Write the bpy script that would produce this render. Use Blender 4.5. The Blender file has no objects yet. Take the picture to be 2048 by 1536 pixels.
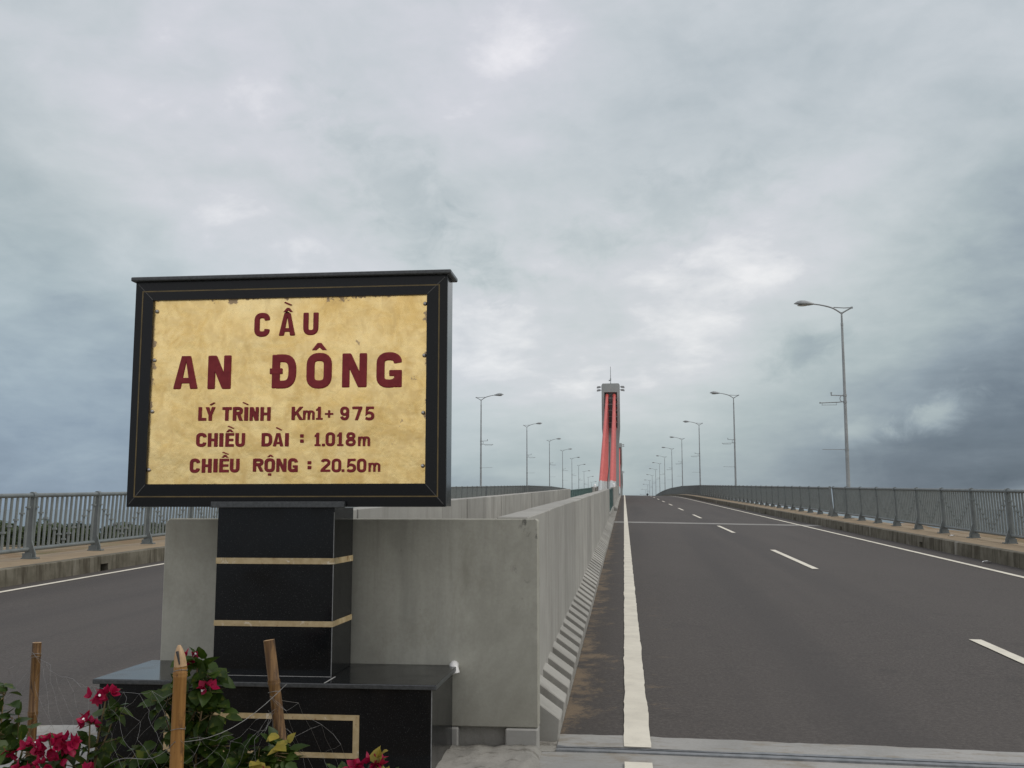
import bpy, bmesh, math, random
from mathutils import Vector, Matrix, noise as mnoise
random.seed(7)
R = math.radians
scene = bpy.context.scene
COL = scene.collection

# ------------------------------------------------------------------ camera
CAM_H = 1.72
cam_d = bpy.data.cameras.new('camera')
cam_d.sensor_width = 36.0
cam_d.lens = 36.0 * 2050 / 2048
cam_d.clip_start = 0.05
cam_d.clip_end = 20000
cam = bpy.data.objects.new('camera', cam_d)
COL.objects.link(cam)
cam.location = (0, 0, CAM_H)
cam.rotation_euler = (R(90 + 6.953), 0, R(6.204))
scene.camera = cam

# ------------------------------------------------------------------ exposure
scene.view_settings.view_transform = 'Standard'
scene.view_settings.look = 'None'
scene.view_settings.exposure = 0.0
scene.view_settings.gamma = 1.0
scene.cycles.max_bounces = 6

# ------------------------------------------------------------------ sun (thin overcast)
SUN_EL, SUN_AZ = 48.0, 88.0          # azimuth measured from +y towards +x
sd = bpy.data.lights.new('sun', 'SUN')
sd.energy = 1.15
sd.angle = R(14)
sd.color = (1.0, 0.95, 0.88)
sun = bpy.data.objects.new('sun', sd)
COL.objects.link(sun)
sun.rotation_euler = (R(90 - SUN_EL), 0, R(180 - SUN_AZ))

# ------------------------------------------------------------------ sky
world = bpy.data.worlds.new('World')
scene.world = world
world.use_nodes = True
wt = world.node_tree
wt.nodes.clear()


def build_sky():
    N, L = wt.nodes, wt.links

    def nd(t, **k):
        n = N.new(t)
        for a, b in k.items():
            setattr(n, a, b)
        return n

    def math_(op, a, b=None, c=None, clamp=False):
        n = nd('ShaderNodeMath', operation=op, use_clamp=clamp)
        for i, v in enumerate((a, b, c)):
            if v is None:
                continue
            if isinstance(v, (int, float)):
                n.inputs[i].default_value = v
            else:
                L.new(v, n.inputs[i])
        return n.outputs[0]

    def vmath(op, a, b=None):
        n = nd('ShaderNodeVectorMath', operation=op)
        for i, v in enumerate((a, b)):
            if v is None:
                continue
            if isinstance(v, tuple):
                n.inputs[i].default_value = v
            else:
                L.new(v, n.inputs[i])
        return n

    def maprange(v, a, b, c, d, smooth=True):
        n = nd('ShaderNodeMapRange', interpolation_type='SMOOTHSTEP' if smooth else 'LINEAR')
        L.new(v, n.inputs['Value'])
        for k, x in zip(('From Min', 'From Max', 'To Min', 'To Max'), (a, b, c, d)):
            n.inputs[k].default_value = x
        return n.outputs[0]

    tc = nd('ShaderNodeTexCoord')
    D = vmath('NORMALIZE', tc.outputs['Generated']).outputs[0]
    sep = nd('ShaderNodeSeparateXYZ')
    L.new(D, sep.inputs[0])
    z = math_('MAXIMUM', sep.outputs[2], 0.0)
    den = math_('ADD', z, 0.16)
    comb = nd('ShaderNodeCombineXYZ')
    L.new(math_('DIVIDE', sep.outputs[0], den), comb.inputs[0])
    L.new(math_('DIVIDE', sep.outputs[1], den), comb.inputs[1])
    Q = comb.outputs[0]                                    # the cloud layer seen from below

    def fbm(vec, scale, detail, rough, dist, off=(0, 0, 0), sc=(1, 1, 1), rot=0):
        m = nd('ShaderNodeMapping')
        m.inputs['Location'].default_value = off
        m.inputs['Scale'].default_value = sc
        m.inputs['Rotation'].default_value = (0, 0, R(rot))
        L.new(vec, m.inputs[0])
        n = nd('ShaderNodeTexNoise')
        n.inputs['Scale'].default_value = scale
        n.inputs['Detail'].default_value = detail
        n.inputs['Roughness'].default_value = rough
        n.inputs['Distortion'].default_value = dist
        L.new(m.outputs[0], n.inputs['Vector'])
        return math_('SUBTRACT', n.outputs[0], 0.5)

    def blob(az, el, size, amt, stretch=None):
        a, e = R(az), R(el)
        d0 = Vector((math.sin(a) * math.cos(e), math.cos(a) * math.cos(e), math.sin(e)))
        dif = vmath('SUBTRACT', D, tuple(d0)).outputs[0]
        if stretch:
            ang, ratio = stretch                             # long axis tilted by ang in the plane of the sky
            ux = Vector((math.cos(a), -math.sin(a), 0))
            uy = Vector((-math.sin(a) * math.sin(e), -math.cos(a) * math.sin(e), math.cos(e)))
            la = ux * math.cos(R(ang)) + uy * math.sin(R(ang))
            sa = uy * math.cos(R(ang)) - ux * math.sin(R(ang))
            p = math_('DIVIDE', vmath('DOT_PRODUCT', dif, tuple(la)).outputs['Value'], ratio)
            q = vmath('DOT_PRODUCT', dif, tuple(sa)).outputs['Value']
            w = math_('ADD', math_('MULTIPLY', p, p), math_('MULTIPLY', q, q))
            f = vmath('DOT_PRODUCT', D, tuple(d0)).outputs['Value']
            w = math_('ADD', w, maprange(f, 0.0, 0.4, 9.0, 0.0))
            dist = math_('SQRT', w)
        else:
            dist = vmath('LENGTH', dif).outputs['Value']
        warp = math_('MULTIPLY', wn, R(size) * 0.9)
        if size < 2:
            warp = math_('ADD', math_('MULTIPLY', wn, R(size) * 0.4), math_('MULTIPLY', puff, R(size) * 4.0))
        return maprange(math_('ADD', dist, warp), 0.0, R(size) * 1.6, amt, 0.0)

    wn = fbm(Q, 1.1, 5, 0.6, 0.3, (3, 7, 0))
    big = fbm(Q, 0.85, 7, 0.58, 0.5, (11.3, 4.1, 0), (1, 0.8, 1), 25)
    mid = fbm(Q, 2.3, 8, 0.55, 0.35, (2.7, 9.4, 3), (1, 0.75, 1), -20)
    fine = fbm(Q, 6.5, 6, 0.55, 0.3, (5.7, 1.4, 1), (1, 0.8, 1), 15)
    billow = fbm(D, 9.0, 7, 0.55, 0.6, (0.4, 0.2, 0.9), (1, 1, 1.7))

    puff = fbm(D, 22.0, 6, 0.6, 0.4, (1.4, 0.7, 0.2), (1, 1, 1.5))
    ramp = nd('ShaderNodeValToRGB')                         # brightness with height above the horizon
    L.new(z, ramp.inputs[0])
    cr = ramp.color_ramp
    stops = [(0.0, .41), (.04, .47), (.10, .58), (.18, .70), (.27, .785), (.40, .83), (.65, .84), (1, .86)]
    cr.elements[0].position, cr.elements[1].position = stops[0][0], stops[-1][0]
    cr.elements[0].color = (stops[0][1],) * 3 + (1,)
    cr.elements[1].color = (stops[-1][1],) * 3 + (1,)
    for p_, v_ in stops[1:-1]:
        e_ = cr.elements.new(p_)
        e_.color = (v_,) * 3 + (1,)
    b = ramp.outputs[0]
    fade = maprange(z, 0.0, 0.25, 0.22, 0.9)
    tex = math_('ADD', math_('MULTIPLY', big, 0.30), math_('MULTIPLY', mid, 0.30))
    tex = math_('ADD', tex, math_('MULTIPLY', fine, 0.24))
    b = math_('ADD', b, math_('MULTIPLY', tex, fade))
    b = math_('ADD', b, math_('MULTIPLY', billow, 0.26))
    b = math_('ADD', b, math_('MULTIPLY', puff, 0.10))
    for args in SKY_BLOBS:
        b = math_('ADD', b, blob(*args))
    back = maprange(sep.outputs[1], -0.7, 0.2, 0.42, 0.0)   # the brighter half of the sky, behind the viewer
    b = math_('ADD', b, back, clamp=True)
    cl = nd('ShaderNodeValToRGB')
    L.new(b, cl.inputs[0])
    cc = cl.color_ramp
    cols = [(0.0, (.075, .105, .14)), (.22, (.155, .195, .24)), (.42, (.285, .345, .39)), (.60, (.43, .50, .515)),
            (.78, (.57, .625, .635)), (.90, (.66, .685, .71)), (1.0, (.86, .865, .87))]
    cc.elements[0].position, cc.elements[1].position = 0, 1
    cc.elements[0].color = cols[0][1] + (1,)
    cc.elements[1].color = cols[-1][1] + (1,)
    for p_, v_ in cols[1:-1]:
        cc.elements.new(p_).color = v_ + (1,)
    tint = nd('ShaderNodeMix', data_type='RGBA', blend_type='MULTIPLY')   # cooler low down, faintly lilac higher up
    L.new(maprange(z, 0.16, 0.42, 0.0, 1.0), tint.inputs['Factor'])
    L.new(cl.outputs[0], tint.inputs['A'])
    tint.inputs['B'].default_value = (1.0, .985, 1.025, 1)
    t2 = nd('ShaderNodeMix', data_type='RGBA', blend_type='MULTIPLY')    # bluer rain-haze low on the left
    L.new(math_('MULTIPLY', maprange(sep.outputs[0], -.5, .0, 1, 0), maprange(z, .02, .32, 1, 0)), t2.inputs['Factor'])
    L.new(tint.outputs['Result'], t2.inputs['A'])
    t2.inputs['B'].default_value = (.93, .99, 1.10, 1)
    tint = t2
    sky = nd('ShaderNodeTexSky', sky_type='NISHITA')
    sky.sun_disc = False
    sky.sun_elevation = R(SUN_EL)
    sky.sun_rotation = R(SUN_AZ)
    sc = vmath('SCALE', tint.outputs['Result'])
    sc.inputs['Scale'].default_value = 10.0
    mx = nd('ShaderNodeMix', data_type='RGBA')
    cov = maprange(math_('ADD', mid, big), -0.55, -0.25, 0.84, 0.95)   # a little clear sky shows where the cover is thin
    L.new(cov, mx.inputs['Factor'])
    L.new(sky.outputs[0], mx.inputs['A'])
    L.new(sc.outputs[0], mx.inputs['B'])
    bg = nd('ShaderNodeBackground')
    bg.inputs['Strength'].default_value = 0.1
    L.new(mx.outputs['Result'], bg.inputs['Color'])
    out = nd('ShaderNodeOutputWorld')
    L.new(bg.outputs[0], out.inputs['Surface'])


# az, el, size (degrees), brightness change, (tilt of long axis, ratio)
SKY_BLOBS = [
    (-33, 13.5, 4.5, -0.13, (-36, 3.2)),
    (-33, 4, 6, -0.05, (0, 2.2)),
    (-22, 17, 5, 0.05, (-32, 3.4)),
    (-15, 11, 5, 0.12, (-30, 3.0)),
    (-13, 17.5, 1.8, -0.10, (-46, 3.0)),
    (-8, 14.0, 1.3, -0.11, (-30, 1.6)),
    (-4, 25, 6, 0.07, None),
    (4, 22.5, 4.5, -0.12, (8, 1.8)),
    (0, 12, 6, 0.12, (10, 1.8)),
    (5, 9.5, 4, 0.09, (20, 2.0)),
    (-2, 5, 5, 0.10, (0, 2.5)),
    (3, 16.5, 1.8, -0.09, (14, 3)),
    (11, 13.5, 2.6, 0.03, (30, 2)),
    (16, 16, 2.6, 0.05, (30, 2)),
    (10, 8.6, .9, -0.12, (20, 2.4)),
    (18, 24, 3.0, 0.06, (50, 1.8)),
    (21, 18, 9, -0.14, (-70, 1.5)),
    (-36, 24, 6, -0.10, (-40, 2)),
    (4, 7, 7, 0.07, (0, 2)),
    (14, 12, 3.5, -0.07, (35, 2.5)),
    (23, 9, 6, -0.17, (-75, 1.5)),
    (19, 3.6, 5.0, -0.23, (0, 2.0)),
    (14.5, 2.0, 2.2, -0.10, (0, 3.0)),
    (16.6, 5.0, .8, 0.24, (26, 2.4)),
    (12.3, 4.1, .6, 0.14, (15, 2.4)),
    (21.5, 1.0, .7, 0.14, (8, 4)),
]
build_sky()


# ------------------------------------------------------------------ materials
def rgb(r, g, b):
    return tuple(((c / 255) / 12.92 if c / 255 <= .04045 else ((c / 255 + .055) / 1.055) ** 2.4) for c in (r, g, b))


class Mat:
    """small wrapper for procedural principled materials, textures laid out in world metres"""

    def __init__(s, name, rough=.8, metal=0.0, spec=.5):
        s.m = bpy.data.materials.new(name)
        s.m.use_nodes = True
        s.t = s.m.node_tree
        s.N, s.L = s.t.nodes, s.t.links
        s.b = s.N['Principled BSDF']
        s.b.inputs['Roughness'].default_value = rough
        s.b.inputs['Metallic'].default_value = metal
        s.b.inputs['Specular IOR Level'].default_value = spec
        geo = s.N.new('ShaderNodeNewGeometry')
        s.pos = geo.outputs['Position']

    def noise(s, scale, detail=6, rough=.55, sc=(1, 1, 1), dist=0., loc=(0, 0, 0), vec=None):
        mp = s.N.new('ShaderNodeMapping')
        mp.inputs['Scale'].default_value = sc
        mp.inputs['Location'].default_value = loc
        s.L.new(vec or s.pos, mp.inputs[0])
        n = s.N.new('ShaderNodeTexNoise')
        n.inputs['Scale'].default_value = scale
        n.inputs['Detail'].default_value = detail
        n.inputs['Roughness'].default_value = rough
        n.inputs['Distortion'].default_value = dist
        s.L.new(mp.outputs[0], n.inputs['Vector'])
        return n.outputs[0]

    def rng(s, v, a, b, c=0., d=1., smooth=True):
        n = s.N.new('ShaderNodeMapRange')
        n.interpolation_type = 'SMOOTHSTEP' if smooth else 'LINEAR'
        s.L.new(v, n.inputs['Value'])
        for k, x in zip(('From Min', 'From Max', 'To Min', 'To Max'), (a, b, c, d)):
            n.inputs[k].default_value = x
        return n.outputs[0]

    def mth(s, op, a, b=None):
        n = s.N.new('ShaderNodeMath')
        n.operation = op
        for i, v in enumerate((a, b)):
            if v is None:
                continue
            if isinstance(v, (int, float)):
                n.inputs[i].default_value = v
            else:
                s.L.new(v, n.inputs[i])
        return n.outputs[0]

    def mix(s, f, a, b, mode='MIX'):
        n = s.N.new('ShaderNodeMix')
        n.data_type = 'RGBA'
        n.blend_type = mode
        if isinstance(f, (int, float)):
            n.inputs['Factor'].default_value = f
        else:
            s.L.new(f, n.inputs['Factor'])
        for k, v in (('A', a), ('B', b)):
            if isinstance(v, tuple):
                n.inputs[k].default_value = v[:3] + (1,)
            else:
                s.L.new(v, n.inputs[k])
        return n.outputs['Result']

    def xyz(s, vec=None):
        n = s.N.new('ShaderNodeSeparateXYZ')
        s.L.new(vec or s.pos, n.inputs[0])
        return n.outputs

    def color(s, c):
        if isinstance(c, tuple):
            s.b.inputs['Base Color'].default_value = c[:3] + (1,)
        else:
            s.L.new(c, s.b.inputs['Base Color'])
        return s

    def roughness(s, v):
        s.L.new(v, s.b.inputs['Roughness'])

    def bump(s, h, strength=.3, dist=.01):
        n = s.N.new('ShaderNodeBump')
        n.inputs['Strength'].default_value = strength
        n.inputs['Distance'].default_value = dist
        s.L.new(h, n.inputs['Height'])
        s.L.new(n.outputs[0], s.b.inputs['Normal'])
        return s


M = {}


def simple(key, c1, c2, scale=6, rough=.6, metal=0., bump=0., bs=80, sc=(1, 1, 1), spec=.5):
    k = Mat(key, rough, metal, spec)
    n = k.noise(scale, 8, .6, sc)
    k.color(k.mix(k.rng(n, .3, .7), c1, c2))
    if bump:
        k.bump(k.noise(bs, 4), bump, .004)
    M[key] = k.m
    return k


def make_materials():
    # asphalt: fine aggregate, broad patches, tracks along the lanes, blown sand along the median
    k = Mat('asphalt', .82, 0, .4)
    grain = k.noise(160, 3, .7)
    patch = k.noise(.35, 6, .6, (1, .35, 1))
    track = k.noise(.9, 3, .5, (1, .02, 1))
    c = k.mix(k.rng(grain, .25, .75), (.020, .017, .0145), (.074, .063, .055))
    mg = k.noise(34, 6, .75)
    c = k.mix(k.rng(mg, .40, .70, 0, .75), c, (.122, .108, .096))
    c = k.mix(k.rng(k.noise(55, 4, .7, loc=(3, 3, 0)), .60, .72, 0, .6), c, (.018, .016, .015))
    c = k.mix(k.rng(k.noise(1.7, 7, .7, loc=(9, 4, 0)), .58, .68, 0, .40), c, (.03, .027, .025))
    c = k.mix(k.rng(patch, .35, .7, 0, .5), c, (.076, .066, .058))
    c = k.mix(k.rng(track, .45, .7, 0, .40), c, (.036, .032, .030))
    x, y, z = k.xyz()
    side = k.rng(x, -.62, .0, 1, 0)
    inside = k.rng(x, -1.0, -.9, 0, 1)
    streak = k.mth('ADD', k.mth('MULTIPLY', k.noise(1.3, 9, .72, (1.5, .9, 1), .4), .62), k.mth('MULTIPLY', k.noise(5, 8, .75, (1.2, .9, 1), .2, (2, 8, 0)), .38))
    near = k.rng(y, 8, 46, 1, .45)
    sandm = k.rng(k.mth('ADD', streak, k.mth('MULTIPLY', side, .17)), .555, .68)
    band = k.rng(x, -.08, .02, 1, 0)
    sandm = k.mth('MULTIPLY', k.mth('MULTIPLY', sandm, band), k.mth('MULTIPLY', near, inside))
    streak2 = k.noise(2.2, 9, .75, (.9, 2.0, 1), .3, (4, 2, 0))
    out = k.mth('MULTIPLY', k.rng(streak2, .57, .68), k.mth('MULTIPLY', k.rng(x, .12, .65, .8, 0), k.rng(x, .0, .1, 0, 1)))
    sandm = k.mth('MAXIMUM', sandm, k.mth('MULTIPLY', out, near))
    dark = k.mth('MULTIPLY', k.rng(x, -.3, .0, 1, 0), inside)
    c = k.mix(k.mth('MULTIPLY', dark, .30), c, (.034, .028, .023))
    c = k.mix(k.mth('MULTIPLY', sandm, k.rng(grain, .3, .62, .35, .9)), c, (.215, .155, .092))
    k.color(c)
    k.bump(grain, .35, .004)
    M['asphalt'] = k.m

    def concrete(key, c1, c2, stain, rough=.85, streak=True, dots=True, top=None):
        k = Mat(key, rough, 0, .3)
        a = k.noise(1.3, 8, .6)
        fine = k.noise(45, 5, .65)
        c = k.mix(k.rng(a, .3, .7), c1, c2)
        if streak:
            st = k.noise(3.2, 7, .6, (1, 1, .14))
            c = k.mix(k.rng(st, .5, .78, 0, .6), c, stain)
        c = k.mix(k.rng(fine, .3, .7, 0, .16), c, stain)
        if dots:
            pit = k.noise(26, 2, .5)
            c = k.mix(k.rng(pit, .72, .80, 0, .25), c, (.06, .055, .05))
        k.color(c)
        k.bump(fine, .25, .004)
        M[key] = k.m
        return k, c

    concrete('precast_concrete', (.30, .295, .27), (.40, .39, .36), (.20, .195, .17))
    k, c = concrete('panel_concrete', (.365, .36, .305), (.45, .445, .38), (.21, .21, .18))
    big = k.noise(.9, 6, .7, (1, 1, .7), .6, (3, 1, 7))
    c = k.mix(k.rng(big, .40, .66, 0, .55), c, (.23, .225, .185))
    xx, yy, zz = k.xyz()
    drip = k.noise(7, 7, .65, (1, 1, .07), .2, (2, 2, 5))
    c = k.mix(k.mth('MULTIPLY', k.rng(drip, .50, .72, 0, .42), k.rng(zz, .6, 1.65, .3, 1)), c, (.19, .19, .16))
    c = k.mix(k.mth('MULTIPLY', k.rng(k.noise(9, 8, .75, (1, 1, .6), .3, (6, 6, 1)), .54, .66), k.mth('MULTIPLY', k.rng(xx, -.85, -.6), k.rng(zz, .8, 1.5))), c, (.09, .09, .08))
    c = k.mix(k.mth('MULTIPLY', k.rng(zz, .30, .62, .5, 0), k.noise(4, 6, .6)), c, (.19, .17, .13))
    blot = k.noise(2.6, 7, .7, (1, 1, .45), .4, (1, 5, 2))
    c = k.mix(k.rng(blot, .50, .70, 0, .5), c, (.24, .23, .18))
    k.color(c)
    # each precast unit is a shade of its own
    k = Mat('barrier_concrete', .85, 0, .3)
    oi = k.N.new('ShaderNodeObjectInfo')
    a = k.noise(1.6, 8, .6)
    fine = k.noise(45, 5, .65)
    st = k.noise(4.0, 7, .6, (1, 1, .10))
    c = k.mix(k.rng(a, .3, .7), (.34, .33, .295), (.43, .42, .38))
    c = k.mix(k.rng(st, .46, .74, 0, .6), c, (.22, .21, .185))
    c = k.mix(k.rng(fine, .3, .7, 0, .16), c, (.2, .19, .17))
    c = k.mix(k.mth('MULTIPLY', oi.outputs['Random'], .5), c, (.22, .215, .195))
    k.color(c)
    k.bump(fine, .25, .004)
    M['barrier_concrete'] = k.m

    k, c = concrete('rough_concrete', (.23, .225, .20), (.36, .345, .31), (.16, .145, .12), .9, False)
    blot = k.noise(7, 8, .7)
    k.color(k.mix(k.rng(blot, .52, .66, 0, .8), c, (.13, .12, .10)))
    k.bump(blot, .8, .02)
    k, c = concrete('joint_concrete', (.27, .27, .255), (.37, .365, .345), (.16, .145, .115), .9, False)
    blot = k.noise(3, 8, .7, (1, 2, 1))
    k.color(k.mix(k.rng(blot, .48, .66, 0, .7), c, (.22, .19, .145)))
    # kerb: weathered and dark, with run-off streaks
    k = Mat('kerb_concrete', .9, 0, .3)
    a = k.noise(2.2, 8, .65)
    st = k.noise(5, 7, .65, (1, 1, .12))
    c = k.mix(k.rng(a, .3, .7), (.105, .095, .068), (.19, .175, .135))
    c = k.mix(k.rng(st, .46, .64, 0, .8), c, (.055, .046, .030))
    lt = k.noise(1.1, 6, .6, (1, 1, .3), .3, (9, 2, 1))
    c = k.mix(k.rng(lt, .60, .70, 0, .6), c, (.36, .345, .30))
    k.color(c)
    k.bump(k.noise(50, 5), .3, .004)
    M['kerb_concrete'] = k.m
    # paving tiles
    k = Mat('walkway_tiles', .75, 0, .4)
    br = k.N.new('ShaderNodeTexBrick')
    br.offset = 0
    br.inputs['Scale'].default_value = 1
    br.inputs['Brick Width'].default_value = .3
    br.inputs['Row Height'].default_value = .3
    br.inputs['Mortar Size'].default_value = .006
    br.inputs['Color1'].default_value = (.33, .25, .155, 1)
    br.inputs['Color2'].default_value = (.28, .21, .13, 1)
    br.inputs['Mortar'].default_value = (.20, .16, .11, 1)
    k.L.new(k.pos, br.inputs['Vector'])
    c = k.mix(k.rng(k.noise(1.2, 7, .6), .42, .68, 0, .6), br.outputs[0], (.22, .165, .10))
    k.color(c)
    M['walkway_tiles'] = k.m
    # road paint, worn
    k = Mat('road_paint', .7, 0, .4)
    c = k.mix(k.rng(k.noise(3, 8, .65), .35, .7), (.72, .68, .57), (.60, .565, .47))
    c = k.mix(k.rng(k.noise(60, 5, .7), .60, .74, 0, .7), c, (.22, .20, .17))
    k.color(c)
    M['road_paint'] = k.m
    # polished black granite
    k = Mat('black_granite', .09, 0, .22)
    fl = k.noise(220, 2, .5)
    c = k.mix(k.rng(fl, .62, .74, 0, .6), (.006, .007, .008), (.07, .072, .072))
    k.color(c)
    sm = k.noise(3, 6, .6)
    k.roughness(k.rng(sm, .3, .75, .07, .26))
    M['black_granite'] = k.m
    k = Mat('dark_granite_frame', .30, 0, .22)
    fl = k.noise(220, 2, .5)
    c = k.mix(k.rng(fl, .60, .74, 0, .5), (.008, .009, .010), (.045, .045, .044))
    k.color(c)
    M['dark_granite_frame'] = k.m
    simple('granite_edge', (.030, .034, .036), (.060, .066, .068), 60, .34)
    simple('seam_mid', (.16, .165, .165), (.24, .245, .24), 30, .7)
    simple('polished_side', (.010, .011, .012), (.016, .017, .018), 60, .12, spec=.6)
    simple('seam_grey', (.07, .07, .068), (.12, .12, .115), 20, .8)
    simple('grout', (.30, .30, .29), (.42, .42, .40), 20, .8)
    # yellow travertine inlay
    k = Mat('yellow_stone', .5, 0, .4)
    n = k.noise(14, 8, .65)
    v = k.noise(9, 6, .7, (1, 1, 1), 1.2, (3, 3, 3))
    c = k.mix(k.rng(n, .3, .7), (.36, .27, .135), (.50, .40, .23))
    c = k.mix(k.rng(v, .58, .66, 0, .8), c, (.66, .60, .47))
    c = k.mix(k.rng(k.noise(18, 5, .6, loc=(7, 1, 2)), .60, .68, 0, .8), c, (.22, .11, .045))
    k.color(c)
    M['yellow_stone'] = k.m
    simple('gold_paint', (.085, .06, .018), (.15, .105, .032), 9, .5)
    # brass leaf, blotched, peeling round its rim
    k = Mat('brass_leaf', .34, .92, .5)
    x, y, z = k.xyz()
    dx = k.mth('SUBTRACT', .892, k.mth('ABSOLUTE', k.mth('ADD', x, 2.103)))
    dz = k.mth('SUBTRACT', .588, k.mth('ABSOLUTE', k.mth('SUBTRACT', z, 2.464)))
    edge = k.mth('MINIMUM', dx, dz)
    n1 = k.noise(5, 9, .66, (1, 1, 1), .8)
    n2 = k.noise(17, 7, .6, (1, 1, .7), .5, (2, 5, 1))
    n3 = k.noise(2.2, 4, .5, loc=(8, 2, 3))
    c = k.mix(k.rng(n1, .36, .66), (.95, .70, .31), (.80, .545, .20))
    c = k.mix(k.rng(n2, .50, .76, 0, .28), c, (.62, .41, .16))
    br_ = k.noise(30, 6, .6, (.35, 1, 1.2), .3, (4, 1, 6))
    c = k.mix(k.rng(br_, .45, .75, 0, .22), c, (.99, .80, .44))
    c = k.mix(k.rng(n3, .45, .7, 0, .4), c, (1.0, .80, .42))
    peel = k.mth('SUBTRACT', edge, k.mth('MULTIPLY', k.rng(k.noise(11, 8, .7, loc=(1, 7, 2)), .44, .8, 0, 1), k.rng(z, 1.95, 2.8, .012, .075)))
    pm = k.rng(peel, -.012, .0, 1, 0)
    spots = k.rng(k.noise(7.5, 7, .62, loc=(6, 3, 9)), .685, .70, 0, .75)
    pm = k.mth('MAXIMUM', pm, spots)
    c = k.mix(pm, c, (.50, .37, .22))
    k.color(c)
    k.L.new(k.rng(pm, 0, 1, .94, .55), k.b.inputs['Metallic'])
    k.roughness(k.mth('ADD', k.rng(n2, .3, .7, .20, .36), k.mth('MULTIPLY', pm, .3)))
    k.bump(k.mth('ADD', k.mth('MULTIPLY', k.noise(3.2, 4, .5, loc=(5, 1, 4)), 6.), n2), .25, .006)
    M['brass_leaf'] = k.m
    simple('red_letter_paint', (.19, .017, .022), (.24, .026, .030), 25, .5, spec=.25)
    simple('steel_bolt', (.35, .34, .32), (.5, .49, .46), 30, .3, .9)
    # railing paint
    k = simple('railing_paint', (.13, .147, .147), (.17, .19, .187), 4, .5)
    k = simple('railing_bar', (.175, .195, .188), (.215, .24, .232), 4, .45)
    simple('galvanised', (.27, .29, .29), (.36, .38, .38), 2.5, .5, .35)
    simple('lamp_shell', (.28, .30, .30), (.36, .38, .38), 4, .45, .2)
    simple('lamp_glass', (.45, .45, .42), (.55, .55, .5), 6, .2)
    simple('tower_concrete', (.33, .36, .345), (.40, .43, .41), .8, .85, sc=(1, 1, .25))
    simple('dark_recess', (.17, .185, .18), (.22, .235, .23), 2, .9)
    simple('stay_red', (.50, .085, .07), (.57, .11, .09), 1.2, .55)
    simple('pipe_grey', (.36, .38, .37), (.44, .46, .45), 2, .6)
    simple('black_cable', (.02, .02, .02), (.03, .03, .03), 5, .5)
    simple('white_plastic', (.70, .70, .68), (.8, .8, .78), 5, .35)
    simple('net_green', (.075, .13, .12), (.11, .175, .16), 3, .6)
    simple('joint_steel', (.17, .18, .185), (.27, .275, .28), 12, .5, .5)
    simple('rubber', (.02, .02, .02), (.03, .03, .03), 12, .7)
    # bamboo
    def bamboo(key, c1, c2, stain):
        k = Mat(key, .5, 0, .4)
        n = k.noise(90, 7, .65, (1, 1, .04))
        c = k.mix(k.rng(n, .36, .64), c1, c2)
        bl = k.noise(24, 7, .7, (1, 1, .3), .6)
        c = k.mix(k.rng(bl, .52, .66, 0, .85), c, stain)
        sp = k.noise(60, 3, .5)
        c = k.mix(k.rng(sp, .67, .72, 0, .8), c, (.04, .02, .01))
        k.color(c)
        M[key] = k.m
    bamboo('bamboo_fresh', (.30, .155, .042), (.22, .105, .026), (.10, .045, .014))
    bamboo('bamboo_old', (.19, .105, .036), (.075, .036, .012), (.022, .013, .008))
    bamboo('bamboo_cut', (.46, .31, .17), (.38, .25, .135), (.30, .17, .08))
    simple('wire', (.17, .17, .16), (.28, .28, .27), 40, .4, .5)
    simple('stem', (.13, .085, .04), (.20, .16, .07), 30, .8)

    def leafy(key, a, b, c3, trans=.3):
        k = Mat(key, .45, 0, .25)
        n = k.noise(9, 4, .6)
        c = k.mix(k.rng(n, .3, .7), a, b)
        c = k.mix(k.rng(k.noise(23, 2, .5, loc=(4, 4, 4)), .60, .68, 0, .7), c, c3)
        k.color(c)
        tr = k.N.new('ShaderNodeBsdfTranslucent')
        k.L.new(c, tr.inputs[0])
        ms = k.N.new('ShaderNodeMixShader')
        ms.inputs[0].default_value = trans
        k.L.new(k.b.outputs[0], ms.inputs[1])
        k.L.new(tr.outputs[0], ms.inputs[2])
        k.L.new(ms.outputs[0], k.N['Material Output'].inputs['Surface'])
        M[key] = k.m
    leafy('leaf', (.018, .040, .006), (.045, .080, .011), (.11, .13, .018))
    leafy('leaf_yellow', (.22, .20, .03), (.34, .27, .05), (.15, .16, .03))
    leafy('bract', (.30, .006, .040), (.40, .012, .075), (.36, .014, .030))
    leafy('tree_leaf', (.040, .060, .022), (.070, .095, .035), (.10, .12, .045), .15)
    simple('bark', (.12, .09, .06), (.2, .16, .11), 12, .9)
    # ground: sand, dry grass, scrub
    k = Mat('ground_soil', .95, 0, .2)
    x, y, z = k.xyz()
    a = k.noise(.12, 8, .65)
    c = k.mix(k.rng(a, .42, .6), (.36, .31, .25), (.21, .185, .11))
    c = k.mix(k.rng(k.noise(.5, 8, .7, loc=(3, 1, 0)), .52, .64, 0, .8), c, (.085, .095, .035))
    c = k.mix(k.mth('MULTIPLY', k.rng(z, -3.5, -.5), k.rng(k.noise(1.2, 6, .6), .35, .6, .2, .9)), c, (.20, .135, .075))
    k.color(c)
    k.bump(k.noise(3, 8, .7), .6, .1)
    M['ground_soil'] = k.m
    k = Mat('water', .18, 0, .5)
    k.color((.035, .06, .075))
    k.bump(k.noise(.6, 5, .6, (1, .5, 1)), .5, .15)
    M['water'] = k.m
    simple('dark_cloth', (.02, .022, .03), (.035, .035, .045), 20, .9)
    simple('skin', (.35, .2, .13), (.4, .24, .16), 20, .6)
    simple('scooter_paint', (.05, .05, .06), (.08, .08, .09), 10, .35)


make_materials()


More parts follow.
